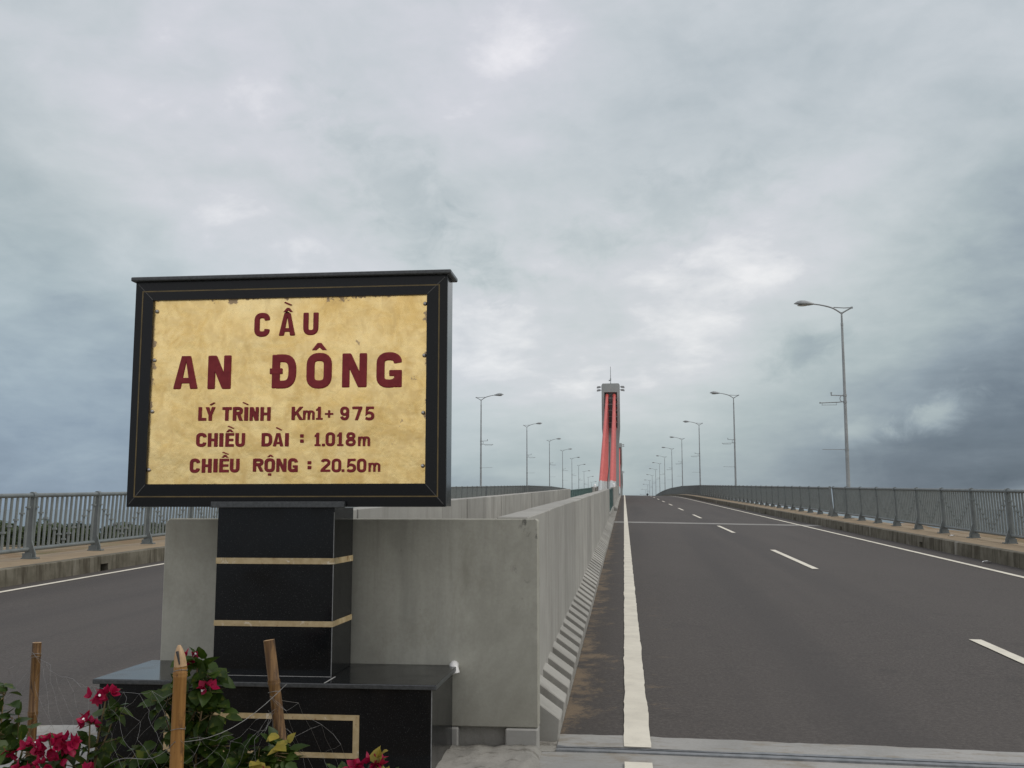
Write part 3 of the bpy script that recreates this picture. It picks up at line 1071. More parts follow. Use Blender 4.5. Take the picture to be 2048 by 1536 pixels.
def build_sign():
    root = empty('bridge_name_sign', (-2.155, 6.45, .1))
    tag(root, 'gold plate with red raised lettering in a black granite frame on a black pillar', 'sign')
    inv = Matrix.Translation((2.155, -6.45, -.1))

    def part(m, name, mat, parent=None, bev=0):
        o = m.build(name, mat, parent or root)
        o.matrix_parent_inverse = inv if parent is None else Matrix()
        if bev: bevel(o, bev)
        return o
    pl = part(MB().box(-3.172, -1.130, 6.07, 6.80, -.1, .672), 'plinth', 'black_granite', bev=.004)
    m = MB()
    zo, zi = (.273, .519), (.303, .488)
    xo, xi = (-2.752, -1.560), (-2.718, -1.597)
    m.box(xo[0], xo[1], 6.066, 6.0735, zi[1], zo[1])
    m.box(xo[0], xo[1], 6.066, 6.0735, zo[0], zi[0])
    m.box(xo[0], xi[0], 6.066, 6.0735, zi[0], zi[1])
    m.box(xi[1], xo[1], 6.066, 6.0735, zi[0], zi[1])
    part(m, 'stone_inlay', 'yellow_stone', pl)
    m = MB().box(-1.1335, -1.1285, 6.068, 6.0725, -.05, .671)
    part(m, 'corner_seam', 'seam_mid', pl)
    sl = part(MB().box(-3.205, -1.100, 6.045, 6.835, .672, .702), 'plinth_slab', 'black_granite', bev=.006)
    sl.data.materials.append(M['granite_edge'])
    for p_ in sl.data.polygons:
        if abs(p_.normal.z) < .5: p_.material_index = 1
    m = MB()
    m.box(-1.772, -1.766, 6.046, 6.28, .7015, .7035)
    m.box(-2.55, -1.79, 6.266, 6.272, .7015, .7035)
    part(m, 'joint', 'grout', sl)
    co = part(MB().box(-2.548, -1.795, 6.28, 6.73, .702, 1.732), 'column', 'black_granite', bev=.003)
    for z0, z1 in ((.999, 1.033), (1.380, 1.417)):
        m = MB()
        m.box(-2.551, -1.792, 6.277, 6.2805, z0, z1)
        m.box(-1.7955, -1.792, 6.2805, 6.733, z0, z1)
        m.box(-2.551, -2.5475, 6.2805, 6.733, z0, z1)
        part(m, 'stone_band', 'yellow_stone', co)
    m = MB().box(-1.798, -1.7935, 6.2785, 6.2815, .704, .998)
    m.box(-1.798, -1.7935, 6.2785, 6.2815, 1.034, 1.379)
    m.box(-1.798, -1.7935, 6.2785, 6.2815, 1.418, 1.70)
    part(m, 'corner_seam', 'seam_mid', co)
    part(MB().box(-2.552, -1.703, 6.165, 6.198, 1.728, 1.766), 'column_cap', 'granite_edge', bev=.004)
    ca = part(MB().box(-3.117, -1.083, 6.2275, 6.415, 1.736, 3.174), 'sign_case', 'polished_side', bev=.003)
    fr = MB()
    X0, X1, Z0, Z1 = -3.12, -1.08, 1.733, 3.177
    x0, x1, z0, z1 = -2.997, -1.209, 1.875, 3.053
    yo, yi, bk = 6.206, 6.198, 6.226
    def member(o0, o1, i1, i0):
        vs = [(o0[0], yo, o0[1]), (o1[0], yo, o1[1]), (i1[0], yi, i1[1]), (i0[0], yi, i0[1])]
        vs += [(v[0], bk, v[2]) for v in vs]
        fr.add(vs, [(0, 1, 2, 3), (4, 7, 6, 5), (0, 4, 5, 1), (1, 5, 6, 2), (2, 6, 7, 3), (3, 7, 4, 0)])
    e = .0012
    member((X0 + e, Z1), (X1 - e, Z1), (x1 - e, z1), (x0 + e, z1))
    member((X0 + e, Z0), (X1 - e, Z0), (x1 - e, z0), (x0 + e, z0))
    member((X0, Z0 + e), (X0, Z1 - e), (x0, z1 - e), (x0, z0 + e))
    member((X1, Z0 + e), (X1, Z1 - e), (x1, z1 - e), (x1, z0 + e))
    fo = part(fr, 'frame', 'dark_granite_frame')
    g = MB()
    def strip(xa, xb, za, zb, y):
        g.box(xa, xb, y, y + .004, za, zb)
    yg = 6.2012
    a, b, c, d = -3.074, -1.128, 1.793, 3.116
    strip(a, b, d - .0075, d, yg)
    strip(a, b, c, c + .0075, yg)
    strip(a, a + .0075, c + .0075, d - .0075, yg)
    strip(b - .0075, b, c + .0075, d - .0075, yg)
    part(g, 'gold_line', 'gold_paint', fo)
    g = MB()
    for (p, q) in (((X0, Z1), (x0, z1)), ((X1, Z1), (x1, z1)), ((X0, Z0), (x0, z0)), ((X1, Z0), (x1, z0))):
        dx, dz = (q[0] - p[0]), (q[1] - p[1])
        l = math.hypot(dx, dz)
        nx, nz = -dz / l * .0016, dx / l * .0016
        vs = []
        for (u, y) in ((.12, yo - .0012), (.97, yi - .0006)):
            cx, cz = p[0] + dx * u, p[1] + dz * u
            vs += [(cx + nx, y, cz + nz), (cx - nx, y, cz - nz)]
        vs += [(v[0], v[1] + .004, v[2]) for v in vs]
        g.add(vs, [(0, 1, 3, 2), (4, 6, 7, 5), (0, 4, 5, 1), (2, 3, 7, 6), (0, 2, 6, 4), (1, 5, 7, 3)])
    part(g, 'mitre_seam', 'seam_grey', fo)
    part(MB().box(-3.146, -1.054, 6.178, 6.445, 3.1775, 3.206), 'top_slab', 'granite_edge', bev=.008)
    plate = part(MB().box(x0 - .003, x1 + .003, PLATE_Y - .006, PLATE_Y + .0045, z0 - .003, z1 + .003), 'plate', 'brass_leaf')
    for it in LINES:
        for g_ in it:
            lettering([g_], plate, 'numeral' if g_[0].isdigit() else {'hat': 'accent', 'grave': 'accent', 'acute': 'accent', 'dot': 'dot'}.get(g_[0], 'letter'))
    for x, z in [(-2.975, 2.983), (-2.979, 2.665), (-2.979, 2.336), (-2.985, 1.966), (-1.223, 2.996), (-1.225, 2.669), (-1.228, 2.311), (-1.227, 1.983)]:
        m = MB().lathe([(.0001, .014), (.007, .0125), (.012, .007), (.0135, 0), (.0135, -.004)], n=12)
        m.v = [(x + v[0], PLATE_Y - .006 - v[2], z + v[1]) for v in m.v]
        part(m, 'bolt', 'steel_bolt', plate)


# ------------------------------------------------------------------ median walls
def build_end_wall():
    root = empty('concrete_end_wall', (-1.86, 6.92, .16))
    tag(root, 'grey concrete slab closing the median, right behind the black sign plinth', 'wall')
    inv = Matrix.Translation((1.86, -6.92, -.16))
    m = MB()
    x0, x1, z1 = -3.15, -.572, 1.655
    m.prism_y([(x0, .31), (x0, z1 - .03), (x0 + .03, z1), (x1 - .012, z1), (x1, z1 - .012), (x1, .31)], 6.84, 6.98)
    o = m.build('panel', 'panel_concrete', root)
    o.matrix_parent_inverse = inv
    bevel(o, .006, 1)
    for a, b in ((-3.15, -2.3), (-1.6, -1.095), (-.785, -.575)):
        o = MB().box(a, b, 6.815, 6.985, -.05, .306).build('foot', 'precast_concrete', root)
        o.matrix_parent_inverse = inv
        bevel(o, .008, 1)
    o = MB().box(-2.3, -.7, 6.90, 6.97, -.05, .309).build('recess_back', 'rough_concrete', root)
    o.matrix_parent_inverse = inv
    # rough cast footing in front of it
    m = MB()
    nx, ny = 40, 16
    X0, X1, Y0, Y1 = -1.7, -.50, 5.7, 6.83
    vs = []
    for j in range(ny + 1):
        for i in range(nx + 1):
            x, y = X0 + (X1 - X0) * i / nx, Y0 + (Y1 - Y0) * j / ny
            h = .205 + .02 * mnoise.noise((x * 3, y * 3, 2)) + .012 * mnoise.noise((x * 11, y * 11, 6)) + .010 * mnoise.noise((x * 30, y * 30, 1))
            ed = (X1 - x - .06 * mnoise.noise((y * 5, 3, 3))) / .10
            if ed < 1: h -= .20 * (1 - max(ed, 0)) ** 2
            vs.append((x, y, h))
    m.add(vs, [(j * (nx + 1) + i, j * (nx + 1) + i + 1, (j + 1) * (nx + 1) + i + 1, (j + 1) * (nx + 1) + i) for j in range(ny) for i in range(nx)], True)
    b0 = len(m.v)
    # skirt so that it is a solid lump
    rim = [(i, 0) for i in range(nx + 1)] + [(nx, j) for j in range(1, ny + 1)] + [(i, ny) for i in range(nx - 1, -1, -1)] + [(0, j) for j in range(ny - 1, 0, -1)]
    idx = [j * (nx + 1) + i for i, j in rim]
    m.v += [(vs[k][0], vs[k][1], -.1) for k in idx]
    n = len(idx)
    for k in range(n):
        m.f.append((idx[k], idx[(k + 1) % n], b0 + (k + 1) % n, b0 + k))
        m.sm.append(False)
    tag(m.build('concrete_footing', 'rough_concrete'), 'rough grey cast concrete lump on the ground at the foot of the end wall', 'footing')
    # pipe stub let into the wall
    m = MB()
    m.tube([(-1.125, 6.86, .70), (-1.125, 6.81, .70), (-1.118, 6.785, .688), (-1.108, 6.78, .655)], .03, 12)
    tag(m.build('drain_pipe', 'white_plastic'), 'short white plastic pipe elbow sticking out of the end wall above the plinth corner', 'pipe')


PANEL = 2.2


def barrier_mesh(mirror):
    m = MB()
    L = PANEL - .035
    core = [(-.645, 1.50), (-.645, .02), (-.60, -.03), (-.86, -.03), (-.86, 1.50)]
    if mirror: core = [(-3.26 - x, z) for x, z in core]
    m.prism_y(core, 0, L)
    for i in range(4):
        y0 = .13 + i * .545
        rib = [(-.655, .30), (-.642, .285), (-.446, .145), (-.462, -.03), (-.655, -.03)]
        if mirror: rib = [(-3.26 - x, z) for x, z in rib]
        m.prism_y(rib, y0, y0 + .29)
    return m


def build_barriers():
    protos = {}
    n = 0
    for mirror, ranges in ((False, ((7.0, 18), (66.4, 26))), (True, ((7.0, 18), (82, 18)))):
        side = 'right' if not mirror else 'left'
        m = barrier_mesh(mirror)
        proto = m.build('median_barrier_panel', 'barrier_concrete')
        bevel(proto, .012, 1)
        first = True
        for (ya, cnt), where in zip(ranges, ('the end wall', 'the green median fence')):
            for i in range(cnt):
                y = ya + i * PANEL
                if first:
                    o, first = proto, False
                else:
                    o = proto.copy()
                    COL.objects.link(o)
                o.location = (random.uniform(-.006, .006), y, prof(y) + random.uniform(-.004, .004))
                o.rotation_euler = (math.atan(slope(y + 1)), 0, random.uniform(-.0015, .0015))
                base = {'right': 'ribbed precast panel in the right-hand median wall', 'left': 'precast panel in the left-hand median wall'}[side]
                tag(o, '%s, %s beyond %s' % (base, ORD[i], where), 'barrier panel', '%s median wall panels' % side)


def build_median_fence(x, y0, n, label):
    """green mesh rail that fills the median wall near the deck joint"""
    root = empty('median_fence', (x, y0, prof(y0)), (math.atan(slope(y0)), 0, 0))
    tag(root, label, 'fence', 'green median fences')
    L = n * 2.
    MB().box(-.10, .10, .05, L - .05, 0, .35).build('plinth', 'barrier_concrete', root)
    for i in range(n + 1):
        MB().box(-.04, .04, i * 2. - .04, i * 2. + .04, .35, 1.45).build('post', 'net_green', root)
    m = MB()
    for h in (1.42, .45):
        m.tube([(0, 0, h), (0, L, h)], .03, 6)
    m.build('rails', 'net_green', root)
    for i in range(n):
        m = MB()
        for k in range(14):
            y = i * 2. + .12 + k * .135
            m.tube([(0, y, .45), (0, y, 1.42)], .016, 5, False)
        m.build('mesh_bars', 'net_green', root)


# ------------------------------------------------------------------ railings
RT = 1.33          # top rail above the walkway


def rail_bits(s, bay):
    """meshes of one railing bay; s = +1 right-hand side (the road lies towards -x)"""
    lean = -s * .06
    bits = {}
    p = MB()
    prof_out = [(.075, 0), (.075, .35), (.055 + lean * .4, .8), (.05 + lean, RT - .03), (-.05 + lean, RT - .03), (-.055 + lean * .4, .8), (-.06, .35), (-.06, 0)]
    if s > 0: pts = prof_out
    else: pts = [(x, z) for x, z in prof_out]
    p.prism_y(pts, -.035, .035)
    g = [(-.06, 0), (-.17, 0), (-.16, .12), (-.06, .42)]
    if s < 0: g = [(-x + .0, z) for x, z in g]
    p.prism_y(g, -.02, .02)
    p.box(-.22, .12, -.075, .075, 0, .03) if s > 0 else p.box(-.12, .22, -.075, .075, 0, .03)
    p.box(-.10, .10, -.06, .06, .03, .12)
    p.tube([(lean, -.055, RT), (lean, .055, RT)], .074, 12)
    bits['post'] = p
    t = MB().tube([(lean, .05, RT), (lean, bay - .05, RT)], .048, 10)
    bits['top_rail'] = t
    bits['bottom_rail'] = MB().tube([(0, .03, .20), (0, bay - .03, .20)], .045, 10)
    b = MB()
    nb = 13
    for k in range(nb):
        y = (k + .75) * bay / (nb + .5)
        b.tube([(0, y, .22), (lean * .4, y, .75), (lean, y, RT - .02)], .029, 6, False)
        v = abs(k - (nb - 1) / 2) / ((nb - 1) / 2)
        z = .34 + v * .74
        xx = lean * max(0., (z - .3)) / 1.03
        b.tube([(xx, y, z - .018), (xx, y, z + .018)], .056, 8)
    bits['baluster_panel'] = b
    return bits


def build_railings():
    mats = {'post': 'railing_paint', 'top_rail': 'railing_paint', 'bottom_rail': 'railing_paint', 'baluster_panel': 'railing_bar'}
    for s, x, word in ((1, 9.80, 'right'), (-1, -12.5, 'left')):
        secs = []
        if s > 0:
            secs.append((27.6 - 5 * 2.75, 2.75, 13))
            y = 27.6 + 8 * 2.75 + .85
        else:
            secs.append((20.65 - 2 * 2.7, 2.7, 13))
            y = 20.65 + 11 * 2.7 + .85
        while y < 345:
            secs.append((y, 2.75, 15))
            y += 15 * 2.75 + .85
        for si, (y0, bay, n) in enumerate(secs):
            z0 = prof(y0) + .182
            L = bay * n
            rot = (math.atan((prof(y0 + L) - prof(y0)) / L), 0, 0)
            base = 'grey green railing along the %s walkway, ' % word
            lab = base + ('nearest section' if si == 0 else '%s section from the near end' % ORD[si])
            bits = rail_bits(s, bay)
            if si < 3:
                root = empty('railing_section', (x, y0, z0), rot)
                tag(root, lab, 'railing', 'railing sections along the %s walkway' % word)
                protos = {k: m.build(k, mats[k], root) for k, m in bits.items()}
                for i in range(1, n + 1):
                    for k in protos:
                        if k != 'post' and i == n:
                            continue
                        c = protos[k].copy()
                        COL.objects.link(c)
                        c.parent = root
                        c.location = (0, i * bay, 0)
            else:
                m = MB()
                for i in range(n + 1):
                    for k, bm_ in bits.items():
                        if k != 'post' and i == n:
                            continue
                        o = len(m.v)
                        m.v += [(v[0], v[1] + i * bay, v[2]) for v in bm_.v]
                        m.f += [tuple(q + o for q in f) for f in bm_.f]
                        m.sm += bm_.sm
                o = m.build('railing_section', 'railing_paint', fix=False)
                o.location = (x, y0, z0)
                o.rotation_euler = rot
                tag(o, lab, 'railing', 'railing sections along the %s walkway' % word)


# ------------------------------------------------------------------ street lamps
def make_lamp():
    root = empty('street_lamp')
    H = 9.43 - .18
    MB().tube([(0, 0, .03), (0, 0, H - .55)], [.095, .05], 12).build('pole', 'galvanised', root)
    MB().tube([(0, 0, H - .62), (0, 0, H - .5)], .058, 12).tube([(0, 0, H - .5), (0, 0, H)], [.045, .036], 10).build('neck', 'galvanised', root)
    MB().box(-.18, .18, -.18, .18, 0, .03).build('base_plate', 'galvanised', root)
    a = MB()
    a.tube([(.02, 0, H - .04), (.22, 0, H + .08), (.44, 0, H + .19)], [.036, .030, .026], 8)
    a.tube([(-.02, 0, H - .04), (-.2, 0, H + .09), (-.37, 0, H + .20), (-.55, 0, H + .265), (-.75, 0, H + .32), (-.98, 0, H + .37), (-1.22, 0, H + .405)],
           [.036, .034, .038, .036, .034, .031, .03], 8)
    a.tube([(.46, 0, H + .205), (.1, 0, H + .20), (-.34, 0, H + .235)], [.024, .022, .024], 8)
    a.box(.41, .50, -.035, .035, H + .165, H + .245)
    a.build('arm', 'galvanised', root)
    # cobra head: domed shell, paler glass bowl below
    hd = MB()
    st = [(-1.20, .035, .035, .035), (-1.28, .07, .07, .05), (-1.42, .13, .115, .075), (-1.60, .165, .16, .08), (-1.78, .155, .165, .06), (-1.95, .11, .115, .03), (-2.06, .05, .04, .015), (-2.10, .01, .008, .004)]
    vs, fs = [], []
    n = 12
    for (x, wy, up, dn) in st:
        zc = H + .41 + (x + 1.2) * -.03
        for k in range(n):
            q = 2 * math.pi * k / n
            zz = math.sin(q)
            vs.append((x, wy * math.cos(q), zc + (zz * up if zz > 0 else zz * dn)))
    for i in range(len(st) - 1):
        for k in range(n):
            fs.append((i * n + k, i * n + (k + 1) % n, (i + 1) * n + (k + 1) % n, (i + 1) * n + k))
    fs += [tuple(range(n)), tuple(range((len(st) - 1) * n, len(st) * n))]
    hd.add(vs, fs, True)
    h = hd.build('lamp_head', 'lamp_shell', root)
    gl = MB().lathe([(.001, -.075), (.06, -.07), (.11, -.045), (.125, -.0)], n=14)
    gl.v = [(-1.72 + v[0] * 1.9, v[1], H + .36 + v[2] * .6) for v in gl.v]
    gl.build('glass_bowl', 'lamp_glass', h)
    b = MB()
    z1, z2 = H - 3.79, H - 4.08
    b.tube([(0, 0, z1), (-.20, 0, z1), (-.36, 0, z1 + .01), (-.59, 0, z1 + .02)], .022, 6)
    b.tube([(-.59, 0, z1 - .01), (-.59, 0, z1 + .15)], .022, 6)
    b.box(-.625, -.555, -.03, .03, z1 + .11, z1 + .15)
    b.tube([(-.12, 0, z1), (-.19, 0, z1 - .04), (-.22, 0, z1 - .14), (-.19, 0, z2 + .05), (-.12, 0, z2 + .0)], .018, 6)
    b.tube([(0, 0, z2 + .02), (-.3, 0, z2 - .01), (-1.07, 0, z2 - .035)], .022, 6)
    b.tube([(-1.09, 0, z2 - .06), (-1.09, 0, z2 + .0)], .03, 6)
    b.tube([(-.36, 0, z2 - .13), (-1.03, 0, z2 - .13)], .010, 5)
    b.tube([(-.38, 0, z2 - .13), (-.38, 0, z2 - .02)], .008, 5)
    b.tube([(-1.0, 0, z2 - .13), (-1.0, 0, z2 - .04)], .008, 5)
    b.tube([(0, 0, z1 - .05), (0, 0, z1 + .05)], .083, 10)
    b.tube([(0, 0, z2 - .05), (0, 0, z2 + .05)], .084, 10)
    b.build('banner_bracket', 'galvanised', root)
    c = MB()
    c.tube([(0, 0, H - 6.22), (-1.06, 0, H - 6.20)], .013, 6)
    c.tube([(0, 0, H - 6.26), (0, 0, H - 6.18)], .093, 10)
    c.build('lower_rod', 'galvanised', root)
    return root


LAMP_R = [47.04, 93.3, 136.1, 176.8, 214.2, 252.0, 288.1, 324.0, 363.9, 402.0, 434.5, 474, 517]
LAMP_L = [92.5, 137.2, 179.4, 218.1, 257.4, 296.2, 336.2, 375.0, 413.5, 455.2]


def build_lamps():
    proto = make_lamp()
    first = True
    for word, xs, ys, rot in (('right', 9.9, LAMP_R, 0), ('left', -12.9, LAMP_L, math.pi)):
        for i, y in enumerate(ys):
            o = proto if first else copy_tree(proto)
            first = False
            o.location = (xs, y, prof(y) + .185)
            o.rotation_euler = (0, 0, rot)
            far = '' if i == 0 else ', %s from the camera' % ORD[i]
            lab = 'grey street lamp with curved arm behind the %s railing' % word
            tag(o, lab + (', the nearest and largest' if i == 0 else far), 'street lamp', 'street lamps along the bridge')


# ------------------------------------------------------------------ towers and stays
XT = -1.5


def make_tower():
    root = empty('bridge_tower')
    m = MB()
    w, d = 1.13, 1.3
    m.prism_y([(-.90, -3), (.90, -3), (.94, 6.4), (w, 8.6), (w, 14.0), (w - .14, 14.2), (-w + .14, 14.2), (-w, 14.0), (-w, 8.6), (-.94, 6.4)], -.7, .7)
    for sy in (-1, 1):
        y0, y1 = (-d, -.702) if sy < 0 else (.702, d)
        m.prism_y([(-.90, -3), (.90, -3), (.94, 6.4), (w, 8.6), (-w, 8.6), (-.94, 6.4)], y0, y1)
        m.prism_y([(-w, 8.602), (-.80, 8.602), (-.80, 13.1), (-w, 13.1)], y0, y1)
        m.prism_y([(.80, 8.602), (w, 8.602), (w, 13.1), (.80, 13.1)], y0, y1)
        m.prism_y([(-w, 13.102), (w, 13.102), (w, 14.0), (w - .14, 14.2), (-w + .14, 14.2), (-w, 14.0)], y0, y1)
    m.build('shaft', 'tower_concrete', root)
    for sy in (-1, 1):
        y = -.72 if sy < 0 else .72
        MB().box(-.797, .797, min(y, y - sy * .02), max(y, y - sy * .02), 8.61, 13.09).build('recess', 'dark_recess', root)
        for k in range(6):
            z = 8.95 + k * .77 + .30
            MB().box(-.795, .795, min(sy * 1.12, sy * 1.2), max(sy * 1.12, sy * 1.2), z, z + .09).build('crossbar', 'pipe_grey', root)
    for sx in (-1, 1):
        for z in (13.84, 13.45):
            f = MB()
            f.box(sx * 1.155 if sx > 0 else -1.30, 1.30 if sx > 0 else -1.155, -.72, -.62, z - .05, z + .03)
            a, b = sorted((sx * 1.28, sx * 1.72))
            f.prism_y([(sx * 1.28, z - .10), (sx * 1.72, z - .16), (sx * 1.74, z - .06), (sx * 1.62, z + .07), (sx * 1.28, z + .08)], -.95, -.45)
            f.build('floodlight', 'lamp_shell', root)
    a = MB().tube([(.0, 0, 14.2), (0, 0, 14.9), (0, 0, 16.5)], [.05, .045, .025], 8)
    a.build('mast', 'galvanised', root)
    b = MB().box(-.09, .07, -.12, .08, 14.70, 14.98).box(-.24, -.07, -.08, .04, 14.66, 14.80).box(-.07, .07, -.07, .07, 14.30, 14.40)
    b.build('beacon', 'lamp_shell', root)
    return root


def stay(yt, ya, x, zt, label, first):
    """red sheath from the tower saddle down to a grey pipe at the deck"""
    base = Vector((x, ya, prof(ya) + .55))
    s = 1 if ya > yt else -1
    top = Vector((x, yt + s * .78, prof(yt) + zt))
    d = (top - base).normalized()
    k = (prof(ya) + 1.95 - base.z) / d.z
    j = base + d * k
    root = empty('stay_cable', base)
    tag(root, label, 'stay cable', 'red stay cables')
    z0 = Vector(base)
    MB().tube([j - z0, top - z0], .17, 10).tube([top - z0 - d * .95, top - z0 - d * .1], .215, 10).build('sheath', 'stay_red', root)
    MB().tube([Vector((0, 0, 0)) - d * .5, j - z0 + d * .04], .195, 10).build('anchor_pipe', 'pipe_grey', root)


def build_bridge():
    proto = make_tower()
    names = ['nearest grey concrete tower rising from the median with red stays', 'middle grey concrete tower half hidden behind the nearest tower', 'farthest grey tower, low over the crest behind the middle one']
    for i, y in enumerate((129., 272., 415.)):
        o = proto if i == 0 else copy_tree(proto)
        o.location = (XT, y, prof(y))
        tag(o, names[i], 'bridge tower', 'bridge towers')
        which = ('nearest', 'middle', 'farthest')[i]
        for sx, pl in ((-.45, 'left'), (.45, 'right')):
            for k in range(6):
                reach = 46 - k * 6.6
                zt = 12.8 - k * .77
                stay(y, y - reach, XT + sx, zt, 'red stay cable in %s row before the %s tower, %s from the top' % (pl, which, ORD[k]), i == 0)
                if i == 0:
                    stay(y, y + reach, XT + sx, zt, 'red stay cable in %s row behind the %s tower, %s from the top' % (pl, which, ORD[k]), False)
    # a black service cable hanging down the right-hand stays, and small lights beside the anchors
    y0 = 129 - 30
    m = MB()
    pts = []
    for t in frange(0, 1, .07):
        yy = 84.5 + 6 * (1 - t) * .5
        pts.append((XT + .33 + .16 * math.sin(t * 7) * t * 1.0 - .1 * t, 86.5 - 1.6 * t, prof(86) + 5.25 - 5.0 * t))
    m.tube(pts, .028, 6)
    tag(m.build('service_cable', 'black_cable'), 'thin black cable dangling in front of the right-hand row of red stays', 'cable')
    m = MB().lathe([(.001, .24), (.06, .225), (.095, .15), (.11, .06), (.11, -.05)], n=14)
    o = m.build('dome_light', 'white_plastic')
    o.location = (-.75, 76., prof(76) + 1.56)
    tag(o, 'small white dome light on the right-hand median wall below the stays', 'light', 'white dome lights')
    o2 = o.copy()
    COL.objects.link(o2)
    o2.location = (-2.35, 84., prof(84) + 1.5)
    tag(o2, 'small white dome light on the left-hand median wall left of the stays', 'light', 'white dome lights')


# ------------------------------------------------------------------ trees across the flats
def leaf_blob(m, c, rx, ry, rz_, n, size, rnd):
    for _ in range(n):
        while True:
            p = Vector((rnd.uniform(-1, 1), rnd.uniform(-1, 1), rnd.uniform(-1, 1)))
            if p.length < 1 and p.length > rnd.random() * .9:
                break
        q = Vector((c[0] + p.x * rx, c[1] + p.y * ry, c[2] + p.z * rz_))
        a = Vector((rnd.gauss(0, 1), rnd.gauss(0, 1), rnd.gauss(0, 1))).normalized()
        b = a.orthogonal().normalized()
        s = size * rnd.uniform(.6, 1.3)
        m.add([q - a * s, q + b * s * .6, q + a * s, q - b * s * .6], [(0, 1, 2, 3)])


def build_trees(hfun):
    rnd = random.Random(5)
    protos = []
    for v in range(3):
        root = empty('tree')
        H = 1.0
        t = MB()
        t.tube([(0, 0, -.3), (.05, 0, .9), (.0, .1, 1.9)], [.14, .10, .06], 7)
        for k in range(5):
            a = k * 1.26 + v
            t.tube([(0, .05, 1.0 + k * .12), (math.cos(a) * .7, math.sin(a) * .7, 1.7 + .1 * k)], [.06, .025], 5)
        t.build('trunk', 'bark', root)
        c = MB()
        for k in range(9):
            a = rnd.uniform(0, 6.3)
            r = rnd.uniform(.3, 1.5)
            leaf_blob(c, (math.cos(a) * r, math.sin(a) * r, rnd.uniform(1.2, 2.9) - r * .35), rnd.uniform(.6, 1.0), rnd.uniform(.6, 1.0), rnd.uniform(.45, .8), 110, .17, rnd)
        leaf_blob(c, (0, 0, .6), 1.8, 1.8, .7, 260, .17, rnd)
        c.build('crown', 'tree_leaf', root, fix=False)
        protos.append(root)
    used = [False] * 3
    kinds = ['bushy round tree', 'low spreading tree', 'ragged tree']
    n = 0
    for i in range(34):
        v = i % 3
        y = 172 + rnd.uniform(-9, 9)
        x = -121 + i * 1.65 + rnd.uniform(-.9, .9)
        o = protos[v] if not used[v] else copy_tree(protos[v])
        used[v] = True
        s = rnd.uniform(1.3, 1.62)
        o.scale = (s * 1.25, s * 1.1, s * rnd.uniform(.74, .92))
        o.location = (x, y, hfun(x, y))
        o.rotation_euler = (0, 0, rnd.uniform(0, 6.3))
        lab = '%s in the far row beyond the left railing, %s from left' % (kinds[v], ORD[i])
        tag(o, lab, 'tree', 'far row of trees beyond the left railing')


# ------------------------------------------------------------------ planting bed, stakes, netting, bougainvillea
def leaf(m, p, d, up, L, W, fold=.35, curl=.2):
    """one heart-shaped folded leaf: base p, pointing along d"""
    d = d.normalized()
    sd = d.cross(up)
    if sd.length < .05: sd = d.orthogonal()
    sd.normalize()
    nn = sd.cross(d).normalized()
    P = lambda a, b, c: p + d * (a * L) + sd * (b * W) + nn * (c * L)
    vs = [P(0, 0, 0), P(.30, 0, -.02), P(.65, 0, -.05 * curl * 4), P(1, 0, -.22 * curl * 2),
          P(.10, .36, fold * .16), P(.38, .5, fold * .22), P(.70, .32, fold * .10 - curl * .12),
          P(.10, -.36, fold * .16), P(.38, -.5, fold * .22), P(.70, -.32, fold * .10 - curl * .12)]
    m.add(vs, [(0, 1, 4), (1, 5, 4), (1, 2, 6, 5), (2, 3, 6), (0, 7, 1), (1, 7, 8), (1, 8, 9, 2), (2, 9, 3)], True)


